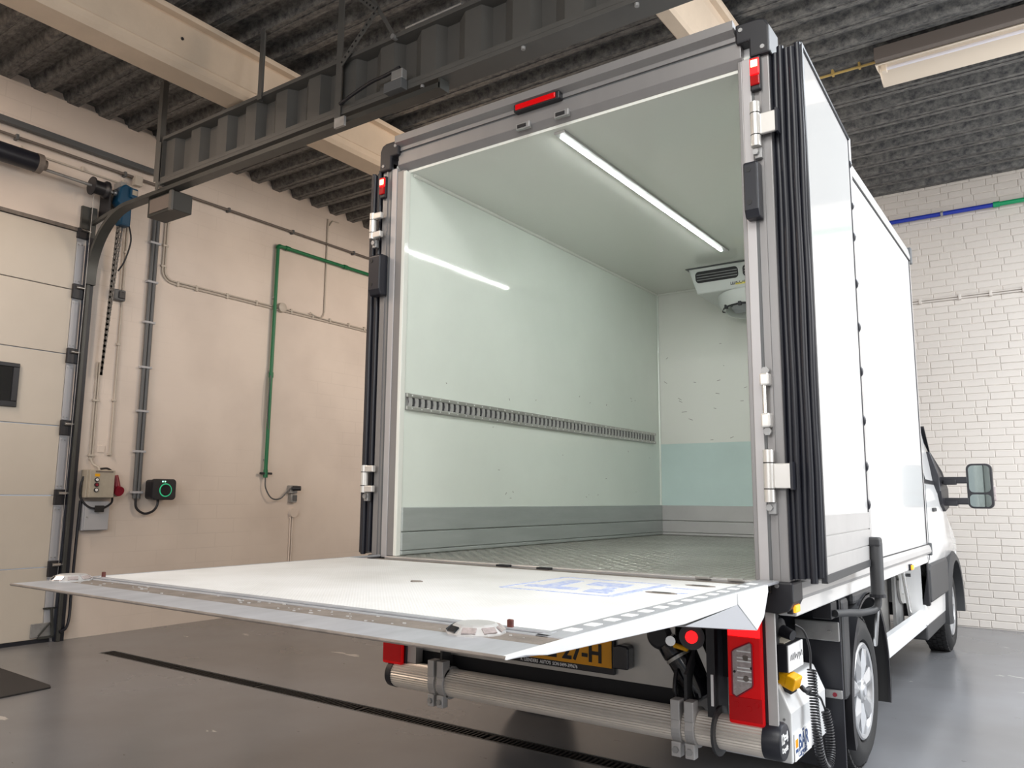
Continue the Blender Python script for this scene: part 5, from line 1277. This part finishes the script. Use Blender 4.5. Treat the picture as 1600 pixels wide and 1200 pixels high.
def build_cab():
    secs = [
     (3.56, [(0.99,0.55),(1.025,0.75),(1.03,0.95),(1.03,1.2),(1.015,1.36),(0.985,1.45),(0.90,1.95),(0.82,2.25),(0.62,2.38),(0.3,2.42),(0,2.43)]),
     (4.55, [(0.99,0.55),(1.025,0.75),(1.03,0.95),(1.03,1.2),(1.015,1.36),(0.985,1.45),(0.90,1.95),(0.82,2.25),(0.62,2.38),(0.3,2.42),(0,2.43)]),
     (4.62, [(0.99,0.80),(1.025,0.84),(1.03,0.95),(1.03,1.2),(1.015,1.36),(0.98,1.45),(0.90,1.92),(0.81,2.22),(0.62,2.36),(0.3,2.41),(0,2.42)]),
     (5.05, [(0.99,0.80),(1.02,0.84),(1.03,0.95),(1.01,1.15),(0.99,1.30),(0.955,1.40),(0.90,1.66),(0.80,1.80),(0.60,1.90),(0.3,1.95),(0,1.96)]),
     (5.50, [(0.97,0.80),(1.01,0.84),(1.015,0.93),(0.985,1.06),(0.95,1.16),(0.91,1.24),(0.85,1.30),(0.75,1.36),(0.55,1.41),(0.3,1.43),(0,1.44)]),
     (5.60, [(0.96,0.50),(1.00,0.60),(1.005,0.85),(0.965,1.00),(0.93,1.10),(0.89,1.17),(0.82,1.22),(0.72,1.27),(0.53,1.32),(0.3,1.34),(0,1.35)]),
     (6.00, [(0.84,0.40),(0.88,0.55),(0.88,0.75),(0.84,0.88),(0.80,0.96),(0.75,1.02),(0.68,1.06),(0.60,1.10),(0.45,1.13),(0.25,1.15),(0,1.16)]),
     (6.14, [(0.55,0.40),(0.62,0.52),(0.64,0.70),(0.62,0.78),(0.58,0.84),(0.54,0.88),(0.48,0.91),(0.40,0.94),(0.3,0.96),(0.15,0.97),(0,0.97)])]
    vs = []; fs = []
    N = 21
    for y, h in secs:
        row = [(x, y, z) for x, z in h] + [(-x, y, z) for x, z in h[-2::-1]]
        vs += row
    for i in range(len(secs)-1):
        fs += [(i*N+k, i*N+k+1, (i+1)*N+k+1, (i+1)*N+k) for k in range(N-1)]
    fs += [tuple(range(N)), tuple(range((len(secs)-1)*N, len(secs)*N))]
    MB().add(vs, fs).build('cab', M_cabw, T, smooth=True)
    # door glass and pillars following the cab side
    for s in (1, -1):
        g = MB(); g.add([(s*0.989,3.66,1.47),(s*0.975,4.66,1.46),(s*0.975,4.95,1.46),(s*0.908,4.62,1.90),(s*0.905,3.66,1.95)], [(0,1,2,3,4)])
        g.add([(s*0.96,3.66,1.47),(s*0.95,4.66,1.46),(s*0.95,4.95,1.46),(s*0.88,4.62,1.90),(s*0.88,3.66,1.95)], [(4,3,2,1,0)])
        g.build('side_window', M_glass, T)
        MB().bar((s*0.93, 5.02, 1.44), (s*0.906, 4.60, 1.93), 0.02, 0.05, (1,0,0)).build('window_trim', M_black, T)
        MB().bar((s*0.992, 3.66, 1.455), (s*0.985, 4.95, 1.445), 0.014, 0.03).build('window_trim', M_black, T)
    ws = MB(); ws.add([(-0.78,4.70,2.18),(0.78,4.70,2.18),(0.88,5.46,1.34),(-0.88,5.46,1.34)], [(0,1,2,3)])
    ws.add([(-0.78,4.73,2.21),(0.78,4.73,2.21),(0.88,5.49,1.37),(-0.88,5.49,1.37)], [(0,1,2,3)]); ws.build('windscreen', M_glass, T)
    for s in (1, -1):
        MB().prism([(3.60,0.56),(3.60,0.80),(3.66,0.835),(4.55,0.835),(4.60,0.80),(4.55,0.56)], 'x', s*1.005, s*1.046).build('side_cladding', M_dgrey, T, bevel=0.015)
        MB().prism([(3.56,0.54),(3.56,0.86),(3.62,0.90),(3.62,0.54)], 'x', s*0.98, s*1.036).build('cladding_edge', M_black, T, bevel=0.008)
        MB().prism([(3.56,0.40),(3.56,0.56),(4.58,0.56),(4.52,0.40)], 'x', s*0.90, s*1.015).build('lower_sill', M_cabw, T, bevel=0.01)
        MB().prism([(3.60,0.29),(3.60,0.40),(4.60,0.40),(4.55,0.30)], 'x', s*0.88, s*1.005).build('step', M_dgrey, T, bevel=0.012)
        # flared wheel arch
        yc, zz = 5.10, 0.36; vs = []; fs = []; n = 18
        for i in range(n+1):
            a = -0.15+(PI+0.3)*i/n
            for x, r in ((0.98, 0.415), (1.050, 0.42), (1.052, 0.46), (1.03, 0.50), (0.98, 0.50)): vs.append((s*x, yc+math.cos(a)*r, zz+math.sin(a)*r))
        for i in range(n):
            for k in range(5): fs.append((i*5+k, i*5+(k+1) % 5, (i+1)*5+(k+1) % 5, (i+1)*5+k))
        MB().add(vs, fs).build('wheel_arch', M_dgrey, T, smooth=True)
        # dark arch lining
        vs = []; fs = []
        for i in range(n+1):
            a = -0.1+(PI+0.2)*i/n
            for x in (0.45, 1.0): vs.append((s*x, yc+math.cos(a)*0.43, zz+math.sin(a)*0.43))
        for i in range(n): fs.append((i*2, i*2+1, i*2+3, i*2+2))
        MB().add(vs, fs).build('arch_lining', M_dark, T)
        MB().box(s*0.44, s*0.46, 4.55, 5.65, 0.3, 0.9).build('arch_lining', M_dark, T)
        MB().box(s*1.028, s*1.045, 4.02, 4.16, 1.215, 1.245).build('door_handle', M_dgrey, T, bevel=0.006)
        g = MB(); g.bar((s*1.031, 3.72, 0.86), (s*1.031, 3.72, 1.42), 0.004, 0.004, (0,1,0)); g.build('door_gap', M_gpipe, T)
        # mirror on two long arms
        ym = 4.72
        op = [(4.52,1.27),(4.48,1.38),(4.52,1.50),(4.60,1.72),(4.80,1.55),(4.92,1.40),(4.82,1.24),(4.68,1.21)]
        xo = [1.045,1.045,1.035,0.965,1.03,1.05,1.06,1.05]; k = len(op)
        mb = MB(); mb.add([(s*0.92, y, z) for y, z in op]+[(s*xx, y, z) for (y, z), xx in zip(op, xo)],
                          [tuple(range(k)), tuple(range(k, 2*k))]+[(i,(i+1)%k,(i+1)%k+k,i+k) for i in range(k)])
        mb.build('mirror_foot', M_black, T, bevel=0.008)
        for z in (1.475, 1.298):
            MB().obox((s*1.115, ym-0.01, z), (s,0,0), (0,1,0), (0,0,1), 0.11, 0.035, 0.028).build('mirror_arm', M_black, T, bevel=0.008)
            MB().obox((s*1.09, ym-0.03, z-0.018), (s,0,0), (0,1,0), (0,0,1), 0.05, 0.03, 0.022).build('arm_shroud', M_black, T, bevel=0.006)
        def rr(x0, x1, z0, z1, r, n=5):
            out = []
            for cx, cz, a in ((x1-r, z1-r, 0), (x0+r, z1-r, PI/2), (x0+r, z0+r, PI), (x1-r, z0+r, 1.5*PI)):
                out += [(s*(cx+math.cos(a+PI/2*i/n)*r), cz+math.sin(a+PI/2*i/n)*r) for i in range(n+1)]
            return out
        mh = MB(); o1 = rr(1.215, 1.405, 1.238, 1.612, 0.045); o2 = rr(1.235, 1.375, 1.265, 1.585, 0.05); n = len(o1)
        mh.add([(a, ym-0.03, b) for a, b in o1]+[(a, ym+0.05, b) for a, b in o1]+[(a, ym+0.12, b) for a, b in o2],
               [tuple(range(n))[::-1], tuple(range(2*n, 3*n))]+[(i,(i+1)%n,(i+1)%n+n,i+n) for i in range(n)]+[(n+i,n+(i+1)%n,2*n+(i+1)%n,2*n+i) for i in range(n)])
        m = mh.build('wing_mirror', M_black, T, bevel=0.004)
        def plate(o, y, nm, mt):
            k = len(o); q = MB(); q.add([(a, y, b) for a, b in o]+[(a, y-0.003, b) for a, b in o], [tuple(range(k)), tuple(range(k, 2*k))]+[(i,(i+1)%k,(i+1)%k+k,i+k) for i in range(k)])
            return q.build(nm, mt, m)
        plate(rr(1.232, 1.388, 1.372, 1.597, 0.035), ym-0.031, 'upper_glass', M_mirror)
        plate(rr(1.232, 1.388, 1.253, 1.355, 0.030), ym-0.031, 'lower_glass', M_mirror)
        MB().box(s*1.395, s*1.42, ym+0.0, ym+0.06, 1.30, 1.43).build('turn_lamp', M_clear, m, bevel=0.008)
    # front bumper and lamps (hidden from the rear but part of the cab)
    MB().box(-0.85, 0.85, 5.7, 6.08, 0.25, 0.45).build('front_bumper', M_dgrey, T, bevel=0.04)
build_cab()

# ------------------------------------------------------------------ yellow pendant control resting on the battery box
def build_pendant():
    t = thing('pendant_control', (0.95, 0.3, 0.60), 'yellow hand control with coiled cable lying on the grey battery box', 'hand control')
    a, b = Vector((0.875, 0.275, 0.630)), Vector((1.012, 0.240, 0.586))
    d = (b-a).normalized(); sd = Vector((0.1, 1, 0.05)).normalized(); up = d.cross(sd); up = up if up.z > 0 else -up
    c = (a+b)/2
    MB().obox(c, d, sd, up, 0.075, 0.036, 0.024).build('yellow_shell', M_yellow, t, bevel=0.007)
    MB().obox(c+d*0.055+up*0.003, d, sd, up, 0.022, 0.038, 0.026).build('yellow_end', M_yellow, t, bevel=0.006)
    MB().obox(c-up*0.030, d, sd, up, 0.070, 0.030, 0.010).build('black_base', M_black, t, bevel=0.004)
    for k, m in ((-0.022, M_black), (0.010, M_sticker)):
        q = c+d*(k-0.012)*1.4+up*0.022
        MB().cyl(q, q+up*0.010, 0.016, 14).build('push_button', m, t, bevel=0.002)
    MB().tube(smooth_path([b+d*0.018, b+d*0.035+Vector((0.0,0,-0.006)), Vector((1.050, 0.27, 0.570)), Vector((1.032, 0.31, 0.545))]), 0.010, 10).build('cable_boot', M_black, t, smooth=True)
    def coil(path, r, turns, rt):
        P = smooth_path(path, 8); out = []
        # arc-length resample
        L = [0]
        for i in range(1, len(P)): L.append(L[-1]+(P[i]-P[i-1]).length)
        n = turns*9
        for i in range(n+1):
            s_ = L[-1]*i/n; k = 0
            while k < len(L)-2 and L[k+1] < s_: k += 1
            f = (s_-L[k])/max(L[k+1]-L[k], 1e-6); p = P[k].lerp(P[k+1], f); tg = (P[k+1]-P[k]).normalized()
            u = tg.cross(Vector((1,0,0))).normalized(); v = tg.cross(u)
            an = 2*PI*i/9; out.append(p+u*math.cos(an)*r+v*math.sin(an)*r)
        return MB().tube(out, rt, 6)
    coil([(1.035, 0.37, 0.625), (1.042, 0.36, 0.50), (1.048, 0.36, 0.38), (1.055, 0.38, 0.285), (1.06, 0.44, 0.235), (1.06, 0.50, 0.275), (1.055, 0.52, 0.36), (1.045, 0.51, 0.44)], 0.016, 62, 0.0036).build('coiled_cable', M_black, t, smooth=True)
    MB().tube(smooth_path([(0.985, 0.33, 0.80), (1.01, 0.37, 0.77), (1.028, 0.38, 0.70), (1.030, 0.372, 0.625)]), 0.0045, 8).build('plug_lead', M_black, t, smooth=True)
    MB().tube(smooth_path([(1.045, 0.51, 0.44), (1.048, 0.47, 0.47), (1.052, 0.40, 0.515), (1.035, 0.31, 0.545)]), 0.0045, 8).build('plug_lead', M_black, t, smooth=True)
build_pendant()
